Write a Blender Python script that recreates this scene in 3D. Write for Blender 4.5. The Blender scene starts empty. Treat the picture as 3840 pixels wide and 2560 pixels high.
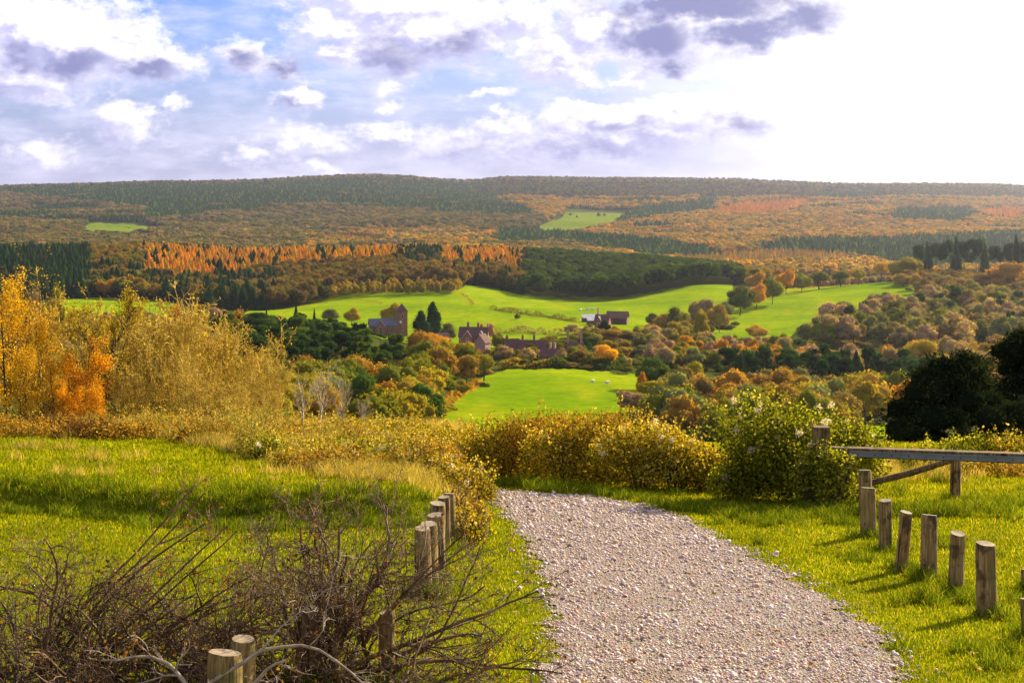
import bpy, math, random
import numpy as np
from mathutils import Vector
rnd = random.Random(7)
rng = np.random.default_rng(7)
SC = bpy.context.scene
COL = SC.collection
F = 1422.0            # focal length in picture widths of 1024
HZ = 185.0            # picture row of eye level
K = 0.43537           # large-print coordinates to 1024-wide picture coordinates

# ------------------------------------------------------------------ camera
cam = bpy.data.cameras.new('camera'); cam.sensor_width = 36; cam.lens = 50
cam.shift_y = -(341 - HZ) / 1024.0
cam.clip_start = 0.2; cam.clip_end = 40000
camo = bpy.data.objects.new('camera', cam); COL.objects.link(camo)
camo.location = (0, 0, 0); camo.rotation_euler = (math.radians(90), 0, 0)
SC.camera = camo

# ------------------------------------------------------------------ light
SUN_AZ, SUN_EL = math.radians(44), math.radians(24)
SUN_DIR = Vector((math.sin(SUN_AZ) * math.cos(SUN_EL), math.cos(SUN_AZ) * math.cos(SUN_EL), math.sin(SUN_EL)))
sun = bpy.data.lights.new('sun', 'SUN'); sun.energy = 5.0; sun.angle = math.radians(0.53); sun.color = (1.0, 0.84, 0.58)
suno = bpy.data.objects.new('sun', sun); COL.objects.link(suno)
suno.rotation_euler = SUN_DIR.to_track_quat('Z', 'Y').to_euler()
SC.view_settings.view_transform = 'Standard'; SC.view_settings.look = 'None'
SC.view_settings.exposure = 1.15; SC.view_settings.gamma = 1.0
SC.view_settings.use_curve_mapping = False
SC.render.engine = 'CYCLES'
cy = SC.cycles
cy.use_denoising = True
try: cy.denoiser = 'OPENIMAGEDENOISE'
except Exception: pass
cy.max_bounces = 5; cy.diffuse_bounces = 3; cy.glossy_bounces = 2; cy.transmission_bounces = 3
cy.transparent_max_bounces = 4; cy.volume_bounces = 0; cy.sample_clamp_indirect = 4.0

# ------------------------------------------------------------------ node helpers
class NT:
    def __init__(s, nt): s.nt = nt; s.n = nt.nodes; s.l = nt.links
    def new(s, t, **kw):
        n = s.n.new(t)
        for k, v in kw.items(): setattr(n, k, v)
        return n
    def set(s, sock, v):
        if hasattr(v, 'is_linked') or isinstance(v, bpy.types.NodeSocket): s.l.new(v, sock)
        else:
            try: sock.default_value = v
            except Exception:
                if sock.type == 'RGBA': sock.default_value = (v[0], v[1], v[2], 1)
                else: raise
    def m(s, op, a, b=None, c=None, clamp=False):
        n = s.new('ShaderNodeMath', operation=op, use_clamp=clamp)
        s.set(n.inputs[0], a)
        if b is not None: s.set(n.inputs[1], b)
        if c is not None: s.set(n.inputs[2], c)
        return n.outputs[0]
    def v(s, op, a, b=None):
        n = s.new('ShaderNodeVectorMath', operation=op)
        s.set(n.inputs[0], a)
        if b is not None:
            if op == 'SCALE': s.set(n.inputs['Scale'], b)
            else: s.set(n.inputs[1], b)
        return n.outputs['Value'] if op in ('LENGTH', 'DOT_PRODUCT') else n.outputs[0]
    def noise(s, vec, scale, detail=4, rough=0.55, dist=0.0, col=False):
        n = s.new('ShaderNodeTexNoise')
        if vec is not None: s.set(n.inputs['Vector'], vec)
        s.set(n.inputs['Scale'], scale); s.set(n.inputs['Detail'], detail); s.set(n.inputs['Roughness'], rough); s.set(n.inputs['Distortion'], dist)
        return n.outputs['Color' if col else 'Fac']
    def step(s, x, a, b, lo=0.0, hi=1.0):
        n = s.new('ShaderNodeMapRange', interpolation_type='SMOOTHSTEP')
        s.set(n.inputs['Value'], x); s.set(n.inputs['From Min'], a); s.set(n.inputs['From Max'], b)
        s.set(n.inputs['To Min'], lo); s.set(n.inputs['To Max'], hi)
        return n.outputs[0]
    def mix(s, f, a, b, mode='MIX'):
        n = s.new('ShaderNodeMix', data_type='RGBA', blend_type=mode)
        s.set(n.inputs[0], f)
        for i, q in ((6, a), (7, b)):
            if isinstance(q, (tuple, list)): q = (q[0], q[1], q[2], 1)
            s.set(n.inputs[i], q)
        return n.outputs[2]
    def ramp(s, f, stops, interp='LINEAR'):
        n = s.new('ShaderNodeValToRGB'); r = n.color_ramp; r.interpolation = interp
        while len(r.elements) < len(stops): r.elements.new(0.5)
        for e, (p, c) in zip(r.elements, stops): e.position = p; e.color = (c[0], c[1], c[2], 1)
        s.set(n.inputs[0], f)
        return n.outputs[0]

def new_mat(name):
    m = bpy.data.materials.new(name); m.use_nodes = True
    m.node_tree.nodes.clear()
    return m, NT(m.node_tree)

# ------------------------------------------------------------------ sky
def E(px, row):      # direction (azimuth, elevation) in degrees of a place in the sky
    u = (px - 512) / F; v = (HZ - row) / F
    return math.degrees(math.atan(u)), math.degrees(math.atan(v / math.sqrt(1 + u * u)))
# cloud masses: x, y, half width, half height, weight (large-print coordinates)
CLOUDS = [(60, 60, 190, 95, 1.0), (200, 110, 190, 80, 1.0), (330, 135, 130, 50, .95), (60, 190, 140, 50, .8), (-60, 80, 160, 140, 1.0), (130, 90, 230, 100, 1.1), (1600, 60, 290, 110, 1.15), (1450, 300, 330, 60, 1.0), (980, 60, 300, 80, 1.0),
          (565, 120, 85, 42, .85), (650, 145, 60, 40, .8), (600, 100, 30, 20, .8),
          (780, 60, 120, 40, .9), (780, 130, 75, 40, .9), (900, 110, 140, 60, .95), (1040, 70, 180, 75, 1.0), (900, 10, 260, 50, 1.0), (1180, 40, 140, 70, 1.0),
          (1290, 130, 130, 70, .9), (1350, 60, 120, 90, .95), (1500, 90, 160, 85, 1.05), (1700, 40, 240, 80, 1.1), (1540, 140, 120, 40, .95), (1850, 30, 130, 75, 1.0), (1455, 185, 50, 22, .8),
          (680, 222, 52, 30, .8), (300, 300, 75, 55, .85), (270, 265, 45, 25, .7), (396, 232, 22, 14, .55), (1130, 222, 55, 22, .75), (890, 190, 40, 26, .55), (900, 235, 18, 14, .5),
          (720, 315, 110, 32, .6), (900, 315, 90, 22, .5), (1145, 285, 60, 25, .75), (1370, 265, 160, 50, .95), (1560, 275, 170, 48, 1.0), (1700, 275, 125, 50, 1.0), (1330, 335, 290, 38, .75), (1080, 340, 160, 40, .65),
          (590, 350, 80, 20, .5), (740, 385, 70, 18, .5), (100, 360, 70, 22, .5)]
DARKS = [(165, 140, 85, 45, 1), (50, 140, 60, 35, .6), (345, 160, 95, 32, .9), (20, 200, 120, 45, .35), (560, 120, 75, 40, .8), (675, 145, 55, 38, .8),
         (900, 120, 130, 45, .6), (1060, 90, 80, 45, .7), (1500, 75, 120, 56, 1.2), (1720, 75, 150, 66, 1.1), (1600, 8, 330, 50, 1.1), (1850, 40, 170, 80, .9), (1540, 145, 85, 30, .8),
         (1700, 280, 140, 42, .5), (1450, 290, 170, 26, .45), (1350, 345, 280, 36, .42), (1090, 350, 130, 32, .3), (255, 310, 36, 46, .35), (680, 238, 50, 14, .5)]
def ellipse_group(name, blobs):
    g = bpy.data.node_groups.new(name, 'ShaderNodeTree')
    g.interface.new_socket('P', in_out='INPUT', socket_type='NodeSocketVector')
    g.interface.new_socket('D', in_out='OUTPUT', socket_type='NodeSocketFloat')
    t = NT(g); gi = t.new('NodeGroupInput'); go = t.new('NodeGroupOutput')
    acc = None
    for (x, y, rx, ry, w) in blobs:
        if rx < 90 and name == 'cloud_masses': w -= .16
        a, e = E(x * K, y * K)
        sx = math.degrees(rx * K / F); sy = math.degrees(ry * K / F)
        d = t.v('MULTIPLY', t.v('SUBTRACT', gi.outputs[0], (a, e, 0)), (1 / sx, 1 / sy, 0))
        q = t.m('MULTIPLY', t.m('SUBTRACT', 1.0, t.v('LENGTH', d)), w)
        acc = q if acc is None else t.m('SMOOTH_MAX', acc, q, 0.25)
    t.l.new(acc, go.inputs[0])
    return g
w = bpy.data.worlds.new('World'); SC.world = w; w.use_nodes = True
w.node_tree.nodes.clear(); t = NT(w.node_tree)
sky = t.new('ShaderNodeTexSky', sky_type='NISHITA'); sky.sun_disc = False
sky.sun_elevation = SUN_EL; sky.sun_rotation = SUN_AZ; sky.air_density = 1.0; sky.dust_density = 1.6; sky.ozone_density = 1.5; sky.altitude = 150
tc = t.new('ShaderNodeTexCoord'); D = tc.outputs['Generated']
sep = t.new('ShaderNodeSeparateXYZ'); t.l.new(D, sep.inputs[0])
az = t.m('MULTIPLY', t.m('ARCTAN2', sep.outputs[0], sep.outputs[1]), 57.2958)
el = t.m('MULTIPLY', t.m('ARCSINE', sep.outputs[2]), 57.2958)
cmb = t.new('ShaderNodeCombineXYZ'); t.l.new(az, cmb.inputs[0]); t.l.new(el, cmb.inputs[1])
P0 = cmb.outputs[0]
Ps = t.v('MULTIPLY', P0, (1.0, 1.5, 1.0))
def warp(vec, sc, amt):
    n = t.new('ShaderNodeTexNoise'); t.l.new(Ps, n.inputs['Vector']); n.inputs['Scale'].default_value = sc; n.inputs['Detail'].default_value = 3
    return t.v('ADD', vec, t.v('SCALE', t.v('SUBTRACT', n.outputs['Color'], (.5, .5, .5)), amt))
Pw = warp(warp(P0, 0.45, 2.0), 1.8, 0.8)
gC = ellipse_group('cloud_masses', CLOUDS); gD = ellipse_group('cloud_dark', DARKS)
def grp(g, vec):
    n = t.new('ShaderNodeGroup'); n.node_tree = g; t.l.new(vec, n.inputs[0]); return n.outputs[0]
def density(vec, nvec):
    d = grp(gC, vec)
    n1 = t.noise(nvec, 0.8, 8, 0.66)
    d = t.m('ADD', d, t.m('MULTIPLY', t.m('SUBTRACT', n1, 0.5), 1.6))
    return d
dens = t.m('ADD', density(Pw, Ps), 0.12)
dens2 = density(t.v('ADD', Pw, (0.35, 0.45, 0)), t.v('ADD', Ps, (0.35, 0.6, 0)))
dens2 = t.m('ADD', dens2, 0.12)
# clouds of the rest of the sky, outside the part seen
far = t.m('MAXIMUM', t.step(t.m('ABSOLUTE', az), 21, 30), t.step(el, 9, 14))
genc = t.m('MULTIPLY', t.m('SUBTRACT', t.noise(t.v('MULTIPLY', P0, (1, 1.4, 1)), 0.11, 7, .6), 0.5), 3.2)
dens = t.m('ADD', t.m('MULTIPLY', dens, t.m('SUBTRACT', 1.0, far)), t.m('MULTIPLY', genc, far))
mask = t.step(dens, -0.14, 0.56)
thin = t.m('MULTIPLY', t.step(t.noise(t.v('MULTIPLY', P0, (.5, 1.6, 1)), 0.5, 5, .6), .38, .72), 0.6)
lit = t.m('MULTIPLY', t.step(t.m('SUBTRACT', dens, dens2), -0.42, 0.5), t.step(el, -0.5, 4.5, .55, 1.0))
dark = t.step(t.m('ADD', grp(gD, Pw), t.m('MULTIPLY', t.m('SUBTRACT', t.noise(Ps, 0.9, 8, .62), .5), 1.2)), -0.28, 0.85)
dark = t.m('MULTIPLY', dark, t.m('SUBTRACT', 1.0, far))
dark = t.m('MAXIMUM', dark, t.m('MULTIPLY', far, t.step(genc, .3, 1.1, 0, .6)))
body = t.mix(lit, (0.28, 0.28, 0.44), (0.60, 0.58, 0.62))
ccol = t.mix(dark, body, (0.15, 0.155, 0.28))
rim = t.m('MULTIPLY', t.m('SUBTRACT', 1.0, dark), t.step(dens, 0.95, 0.15))
ccol = t.mix(t.m('MULTIPLY', rim, 0.3), ccol, (0.55, 0.52, 0.59))
# brightness of air towards the sun
sd = t.v('DOT_PRODUCT', t.v('NORMALIZE', D), tuple(SUN_DIR))
glow = t.step(sd, 0.715, 0.845)
skyc = t.mix(1.0, sky.outputs[0], (0.033, 0.042, 0.078), 'MULTIPLY')
hor = t.step(el, 0.0, 6.5, 1.0, 0.0)
base = t.mix(t.m('MULTIPLY', hor, 0.62), skyc, (0.29, 0.30, 0.46))
base = t.mix(thin, base, (.44, .43, .54))
col = t.mix(mask, base, ccol)
gmix = t.m('MULTIPLY', glow, t.m('SUBTRACT', 1.0, t.m('MULTIPLY', t.m('MULTIPLY', mask, dark), 0.95)))
col = t.mix(gmix, col, (0.60, 0.58, 0.60))
below = t.step(el, -2, 0)
col = t.mix(below, (0.12, 0.11, 0.08), col)
bg = t.new('ShaderNodeBackground'); t.l.new(col, bg.inputs[0]); bg.inputs[1].default_value = 1.0
wo = t.new('ShaderNodeOutputWorld'); t.l.new(bg.outputs[0], wo.inputs[0])
w.cycles.sampling_method = 'MANUAL'; w.cycles.sample_map_resolution = 1024

# ------------------------------------------------------------------ terrain
cp = []
def crow(depth, pairs):
    for px, row in pairs: cp.append(((px - 512) / F, math.log(depth), row))
crow(45, [(-550, 440), (0, 441), (250, 441), (500, 446), (760, 452), (1024, 456), (1570, 456)])
crow(62, [(-550, 447), (0, 447), (250, 449), (500, 466), (760, 474), (1024, 474), (1570, 474)])
crow(110, [(-550, 455), (0, 455), (250, 462), (500, 480), (760, 480), (1024, 480), (1570, 480)])
crow(200, [(-550, 440), (0, 440), (250, 446), (500, 462), (760, 465), (1024, 470), (1570, 470)])
crow(300, [(-550, 405), (0, 410), (250, 425), (480, 440), (620, 444), (760, 446), (1024, 448), (1570, 448)])
crow(360, [(-550, 390), (0, 395), (250, 408), (430, 424), (560, 424), (760, 432), (900, 430), (1024, 432), (1570, 432)])
crow(450, [(-550, 368), (0, 372), (200, 375), (340, 385), (480, 394), (620, 396), (760, 404), (900, 410), (1024, 412), (1570, 412)])
crow(520, [(-550, 350), (0, 352), (200, 356), (340, 362), (480, 374), (560, 372.5), (630, 377), (760, 384), (900, 390), (1024, 394), (1570, 394)])
crow(650, [(-550, 330), (0, 330), (200, 336), (400, 349), (560, 350), (700, 354), (820, 354), (1024, 362), (1570, 362)])
crow(800, [(-550, 318), (0, 318), (200, 321), (390, 336), (470, 337), (560, 330), (640, 331), (720, 340), (800, 338), (900, 336), (1024, 338), (1570, 338)])
crow(950, [(-550, 308), (0, 308), (150, 310), (300, 312), (480, 312), (600, 314), (700, 317), (760, 315), (850, 308), (950, 308), (1024, 312), (1570, 312)])
crow(1150, [(-550, 300), (0, 300), (150, 299), (270, 304), (350, 291), (460, 288), (545, 298), (620, 298), (700, 287), (780, 291), (860, 285), (910, 281), (1024, 289), (1570, 289)])
crow(1300, [(-550, 286), (0, 286), (150, 286), (300, 283), (460, 280), (545, 288), (620, 289), (700, 284), (780, 288), (900, 285), (1024, 286), (1570, 286)])
crow(1500, [(-550, 264), (0, 263), (150, 263), (300, 263), (400, 263), (480, 267), (560, 271), (640, 273), (720, 280), (780, 287), (900, 287), (1024, 287), (1570, 287)])
crow(1900, [(-550, 268), (0, 266), (300, 268), (640, 270), (780, 274), (1024, 276), (1570, 276)])
crow(2500, [(-550, 248), (0, 247), (300, 247), (560, 250), (780, 254), (1024, 254), (1570, 254)])
crow(3500, [(-550, 228), (0, 229), (300, 228), (560, 226), (780, 226), (1024, 228), (1570, 228)])
crow(4500, [(-550, 213), (0, 214), (150, 208), (300, 206), (460, 205), (560, 207), (780, 208), (1024, 212), (1570, 212)])
crow(5500, [(-550, 199), (0, 199), (150, 194), (300, 191), (400, 190), (480, 195), (600, 194), (780, 196), (1024, 200), (1570, 200)])
RIDGE = [(-550, 192), (0, 189.5), (87, 187.6), (148, 185), (240, 184.6), (305, 181), (370, 178.5), (418, 181), (466, 184.6), (505, 180.2), (566, 182), (653, 182), (740, 183.6), (827, 187.6), (957, 187.6), (1024, 189.5), (1570, 192)]
crow(6500, RIDGE)
crow(9000, [(-550, 196), (0, 196), (512, 194), (1024, 196), (1570, 196)])
CPA = np.array(cp)
UC, LC = 5.0, 1.6
PTS = np.stack([CPA[:, 0] * UC, CPA[:, 1] * LC], 1)
def _phi(r2): return np.where(r2 > 1e-12, 0.5 * r2 * np.log(np.maximum(r2, 1e-12)), 0.0)
n_ = len(PTS)
r2 = ((PTS[:, None, :] - PTS[None, :, :]) ** 2).sum(-1)
A = np.zeros((n_ + 3, n_ + 3)); A[:n_, :n_] = _phi(r2) + np.eye(n_) * 0.003
A[:n_, n_] = 1; A[:n_, n_ + 1:] = PTS; A[n_, :n_] = 1; A[n_ + 1:, :n_] = PTS.T
SOL = np.linalg.solve(A, np.concatenate([CPA[:, 2], [0, 0, 0]]))
def tps(u, ly):
    u = np.asarray(u, float); ly = np.asarray(ly, float); sh = u.shape
    p = np.stack([np.clip(u.ravel(), -.74, .74) * UC, ly.ravel() * LC], 1); out = np.empty(len(p))
    for i in range(0, len(p), 20000):
        q = p[i:i + 20000]
        rr = ((q[:, None, :] - PTS[None]) ** 2).sum(-1)
        out[i:i + 20000] = _phi(rr) @ SOL[:n_] + SOL[n_] + q @ SOL[n_ + 1:]
    return out.reshape(sh)
def sstep(x, a, b):
    q = np.clip((x - a) / (b - a), 0, 1); return q * q * (3 - 2 * q)
_ph = rng.uniform(0, 6.28, (14, 2)); _an = rng.uniform(0, 6.28, 14)
def wav(x, y, L, k=6, off=0):       # smooth pseudo noise, wavelength L
    s = 0
    for i in range(k):
        a = _an[(i + off) % 14]; l = L * (0.6 + 0.16 * i)
        s = s + np.sin((x * math.cos(a) + y * math.sin(a)) * 6.283 / l + _ph[i][0]) * np.cos((-x * math.sin(a) + y * math.cos(a)) * 6.283 / (l * 1.3) + _ph[i][1])
    return s / k
BX = np.array([-30, -7.3, -4.5, -3.1, -2.2, -1.3, -.9]); BY = np.array([24, 20.2, 18.8, 17.9, 18.0, 18.8, 20.5])
def near_z(x, y):
    yy = np.maximum(y, -6)
    z = -(1.92 + 0.135 * yy)
    yb = np.interp(x, BX, BY) + 0.25 * np.sin(x * 1.7)
    bank = sstep(y, yb, yb + 0.9) * 0.38 * sstep(-x, 0.7, 1.6)
    z = z + bank
    z = z + 0.035 * wav(x, y, 3.1) * sstep(np.abs(x - 0.9), .5, 3)
    return z
def terr(x, y):
    x = np.asarray(x, float); y = np.asarray(y, float)
    x, y = np.broadcast_arrays(x, y)
    zn = near_z(x, y)
    ys = np.maximum(y, 30.0)
    zf = -(tps(x / ys, np.log(ys)) - HZ) / F * ys
    amp = sstep(ys, 1800, 3200) * (1 - 0.8 * sstep(ys, 5200, 6300))
    zf = zf + amp * (20 * wav(x, y, 1100, off=3) + 9 * wav(x, y, 480, off=7)) + 1.0 * sstep(ys, 300, 700) * wav(x, y, 140, off=2)
    b = sstep(y, 38, 56)
    return zn * (1 - b) + zf * b
def tz(x, y): return float(terr(np.array([x]), np.array([y]))[0])
def rowof(x, y): return HZ - terr(x, y) / y * F
def hit(px, row, y0=7.0, y1=7000.0):
    ys = np.geomspace(y0, y1, 1500); x = (px - 512) / F * ys
    r = rowof(x, ys); i = int(np.argmax(r <= row))
    y = float(ys[i]); xx = (px - 512) / F * y
    return xx, y, tz(xx, y)
def spot(px, depth):
    x = (px - 512) / F * depth
    return x, depth, tz(x, depth)

# ------------------------------------------------------------------ object helpers
def mesh_np(name, V, FQ, mat=None, attrs=None, smooth=False):
    """V (n,3); FQ (m,3|4) faces"""
    V = np.ascontiguousarray(V, dtype=np.float32); FQ = np.ascontiguousarray(FQ, dtype=np.int32)
    me = bpy.data.meshes.new(name); k = FQ.shape[1] if len(FQ) else 0
    me.vertices.add(len(V)); me.vertices.foreach_set('co', V.ravel())
    if len(FQ):
        me.loops.add(FQ.size); me.loops.foreach_set('vertex_index', FQ.ravel())
        me.polygons.add(len(FQ)); me.polygons.foreach_set('loop_start', np.arange(0, FQ.size, k, dtype=np.int32))
        try: me.polygons.foreach_set('loop_total', np.full(len(FQ), k, dtype=np.int32))
        except Exception: pass
        if smooth: me.polygons.foreach_set('use_smooth', np.ones(len(FQ), dtype=bool))
    for an, (typ, data) in (attrs or {}).items():
        a = me.attributes.new(an, typ, 'POINT')
        data = np.ascontiguousarray(data, dtype=(np.int32 if typ == 'INT' else np.float32))
        a.data.foreach_set({'FLOAT': 'value', 'INT': 'value', 'FLOAT_VECTOR': 'vector', 'FLOAT_COLOR': 'color'}[typ], data.ravel())
    me.update(calc_edges=True)
    if mat: me.materials.append(mat)
    return me
def link(name, me, parent=None, loc=None, mat=None):
    o = bpy.data.objects.new(name, me); COL.objects.link(o)
    if parent: o.parent = parent
    if loc is not None: o.location = loc
    if mat and me: me.materials.append(mat)
    return o
def tag(o, label=None, cat=None, group=None, kind=None):
    if label: o['label'] = label
    if cat: o['category'] = cat
    if group: o['group'] = group
    if kind: o['kind'] = kind
    return o
def empty(name, loc, label, cat, group=None, rz=0):
    o = link(name, None, None, loc); o.rotation_euler.z = rz; o.empty_display_size = .2
    return tag(o, label, cat, group)
class Geo:       # collects faces of mixed solids (python lists), any face size
    def __init__(s): s.v = []; s.f = []
    def add(s, vs, fs):
        b = len(s.v); s.v += [tuple(map(float, q)) for q in vs]; s.f += [tuple(b + i for i in q) for q in fs]
    def box(s, x0, x1, y0, y1, z0, z1):
        s.add([(x0, y0, z0), (x1, y0, z0), (x1, y1, z0), (x0, y1, z0), (x0, y0, z1), (x1, y0, z1), (x1, y1, z1), (x0, y1, z1)],
              [(0, 3, 2, 1), (4, 5, 6, 7), (0, 1, 5, 4), (1, 2, 6, 5), (2, 3, 7, 6), (3, 0, 4, 7)])
    def beam(s, a, b, w, h, up=(0, 0, 1)):
        a = Vector(a); b = Vector(b); d = (b - a).normalized(); r = d.cross(Vector(up)).normalized() * w / 2; u = r.cross(d).normalized() * h / 2
        vs = [a - r - u, a + r - u, a + r + u, a - r + u, b - r - u, b + r - u, b + r + u, b - r + u]
        s.add(vs, [(0, 1, 2, 3), (7, 6, 5, 4), (0, 4, 5, 1), (1, 5, 6, 2), (2, 6, 7, 3), (3, 7, 4, 0)])
    def build(s, name, mat, parent=None, loc=None, smooth=False):
        me = bpy.data.meshes.new(name); me.from_pydata(s.v, [], s.f); me.materials.append(mat)
        if smooth: me.polygons.foreach_set('use_smooth', [True] * len(me.polygons))
        return link(name, me, parent, loc)

def tubes(segs, sides=3):
    """segs (n,8): p0 r0 p1 r1 -> V,F"""
    S = np.asarray(segs, float)
    p0, r0, p1, r1 = S[:, 0:3], S[:, 3:4], S[:, 4:7], S[:, 7:8]
    d = p1 - p0; L = np.linalg.norm(d, axis=1, keepdims=True); d = d / np.maximum(L, 1e-9)
    up = np.where(np.abs(d[:, 2:3]) > .9, np.array([[1., 0, 0]]), np.array([[0, 0, 1.]]))
    a = np.cross(d, up); a /= np.linalg.norm(a, axis=1, keepdims=True); b = np.cross(d, a)
    V = []
    for p, r in ((p0 - d * r0 * .4, r0), (p1, r1)):
        for k in range(sides):
            t_ = 6.28318 * k / sides
            V.append(p + (a * math.cos(t_) + b * math.sin(t_)) * r)
    V = np.stack(V, 1).reshape(-1, 3); n = len(S)
    base = (np.arange(n) * 2 * sides)[:, None]
    fs = [np.concatenate([base + k, base + (k + 1) % sides, base + sides + (k + 1) % sides, base + sides + k], 1) for k in range(sides)]
    return V, np.concatenate(fs, 0)

def leaves(P, size, nrm=None, jit=1.0, aspect=0.6, up=None):
    """quads (diamond leaves) at P; size scalar/array; nrm optional preferred normal"""
    n = len(P); size = np.broadcast_to(np.asarray(size, float), (n,))[:, None] * rng.uniform(.65, 1.3, (n, 1))
    N = rng.normal(size=(n, 3)) * jit
    if nrm is not None: N = N + nrm
    N /= np.maximum(np.linalg.norm(N, axis=1, keepdims=True), 1e-6)
    T = rng.normal(size=(n, 3)) if up is None else up + rng.normal(size=(n, 3)) * .35
    T = T - (T * N).sum(1, keepdims=True) * N; T /= np.maximum(np.linalg.norm(T, axis=1, keepdims=True), 1e-6)
    B = np.cross(N, T)
    a = P - T * size * .5; b = P + B * size * .5 * aspect + N * size * .08; c = P + T * size * .5; d = P - B * size * .5 * aspect + N * size * .08
    V = np.stack([a, b, c, d], 1).reshape(-1, 3)
    Fq = np.arange(4 * n).reshape(n, 4)
    return V, Fq
def leaf_mesh(name, P, size, mat, nrm=None, jit=1.0, aspect=.6, up=None, extra=None, tint=None):
    V, Fq = leaves(P, size, nrm, jit, aspect, up)
    tt = rng.uniform(0, 1, len(P)) if tint is None else np.clip(tint, 0, 1)
    tt = np.repeat(tt, 4)
    if extra is not None:
        Fq = np.concatenate([extra[1], Fq + len(extra[0])]); V = np.concatenate([extra[0], V])
        tt = np.concatenate([np.full(len(extra[0]), .35) if len(extra) < 3 else extra[2], tt])
    return mesh_np(name, V, Fq, mat, {'tint': ('FLOAT', tt)})

# ------------------------------------------------------------------ materials
def leaf_mat(name, stops=None, source='ramp', trans=0.45):
    """ramp: leaf colour from per leaf value; object / instance: colour given per tree, varied per leaf"""
    m, t = new_mat(name)
    at = t.new('ShaderNodeAttribute', attribute_name='tint')
    if source == 'ramp':
        col = t.ramp(at.outputs['Fac'], stops)
        geo = t.new('ShaderNodeNewGeometry')
        n = t.noise(geo.outputs['Position'], 0.8, 3)
        col = t.mix(1.0, col, t.ramp(n, [(0.3, (.72, .72, .72)), (.7, (1.25, 1.2, 1.1))]), 'MULTIPLY')
    else:
        if source == 'object':
            oi = t.new('ShaderNodeObjectInfo'); base = oi.outputs['Color']; rn = oi.outputs['Random']
        else:
            ia = t.new('ShaderNodeAttribute', attribute_name='treecol', attribute_type='INSTANCER'); base = ia.outputs['Color']
            oi = t.new('ShaderNodeObjectInfo'); rn = oi.outputs['Random']
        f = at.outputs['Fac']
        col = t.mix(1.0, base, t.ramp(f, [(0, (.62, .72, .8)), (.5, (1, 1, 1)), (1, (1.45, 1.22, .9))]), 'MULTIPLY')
        col = t.mix(1.0, col, t.ramp(rn, [(0, (.85, .9, .9)), (1, (1.15, 1.1, 1.05))]), 'MULTIPLY')
    d = t.new('ShaderNodeBsdfDiffuse'); t.l.new(col, d.inputs[0])
    tr = t.new('ShaderNodeBsdfTranslucent'); t.l.new(t.mix(1.0, col, (1.25, 1.12, .55), 'MULTIPLY'), tr.inputs[0])
    mx = t.new('ShaderNodeMixShader'); mx.inputs[0].default_value = trans
    t.l.new(d.outputs[0], mx.inputs[1]); t.l.new(tr.outputs[0], mx.inputs[2])
    o = t.new('ShaderNodeOutputMaterial'); t.l.new(mx.outputs[0], o.inputs[0])
    return m
def solid_mat(name, stops, scale=3.0, detail=6, rough=.85, bump=0.3, stretch=(1, 1, 1), space='Object', bscale=None, spec=.25, metal=0, rough_noise=.6):
    m, t = new_mat(name)
    tc = t.new('ShaderNodeTexCoord')
    v = t.v('MULTIPLY', tc.outputs[space], stretch)
    n = t.noise(v, scale, detail, rough_noise)
    c = t.ramp(n, stops)
    p = t.new('ShaderNodeBsdfPrincipled'); t.l.new(c, p.inputs['Base Color']); p.inputs['Roughness'].default_value = rough
    p.inputs['Specular IOR Level'].default_value = spec; p.inputs['Metallic'].default_value = metal
    if bump:
        b = t.new('ShaderNodeBump'); b.inputs['Strength'].default_value = bump; b.inputs['Distance'].default_value = .02
        t.l.new(t.noise(v, bscale or scale * 3, 5), b.inputs['Height']); t.l.new(b.outputs[0], p.inputs['Normal'])
    o = t.new('ShaderNodeOutputMaterial'); t.l.new(p.outputs[0], o.inputs[0])
    return m
M = {}
M['tree_leaf'] = leaf_mat('tree_leaf', source='object', trans=.42)
M['wood_leaf'] = leaf_mat('wood_leaf', source='instance', trans=.42)
M['hedge_gold'] = leaf_mat('hedge_gold', [(0, (.04, .045, .006)), (.2, (.10, .11, .008)), (.42, (.24, .23, .012)), (.65, (.48, .36, .02)), (.87, (.70, .52, .05)), (1, (.78, .68, .28))], trans=.45)
M['hedge_rust'] = leaf_mat('hedge_rust', [(0, (.05, .05, .01)), (.3, (.16, .12, .015)), (.5, (.36, .19, .02)), (.75, (.52, .33, .03)), (1, (.66, .50, .12))], trans=.4)
M['vine_green'] = leaf_mat('vine_green', [(0, (.02, .028, .004)), (.3, (.08, .10, .008)), (.6, (.25, .29, .015)), (.85, (.48, .46, .03)), (1, (.62, .54, .12))], trans=.5)
M['aspen'] = leaf_mat('aspen', [(0, (.28, .18, .01)), (.35, (.55, .32, .012)), (.7, (.8, .47, .02)), (1, (.85, .62, .05))], trans=.5)
M['aspen_red'] = leaf_mat('aspen_red', [(0, (.3, .12, .01)), (.4, (.65, .28, .012)), (.75, (.8, .42, .02)), (1, (.8, .55, .04))], trans=.5)
M['olive_leaf'] = leaf_mat('olive_leaf', [(0, (.12, .10, .01)), (.4, (.34, .26, .015)), (.8, (.6, .44, .025)), (1, (.7, .56, .06))], trans=.5)
M['yew'] = leaf_mat('yew', [(0, (.008, .014, .006)), (.5, (.018, .03, .01)), (.85, (.045, .06, .015)), (1, (.09, .10, .02))], trans=.2)
M['seed'] = leaf_mat('seed', [(0, (.6, .55, .45)), (1, (.85, .82, .76))], trans=.5)
M['brown_leaf'] = leaf_mat('brown_leaf', [(0, (.06, .03, .01)), (.6, (.2, .1, .02)), (1, (.45, .22, .03))], trans=.3)
M['blade'] = leaf_mat('blade', [(0, (.07, .125, .003)), (.45, (.18, .245, .004)), (.8, (.34, .35, .007)), (1, (.54, .43, .03))], trans=.5)
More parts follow.
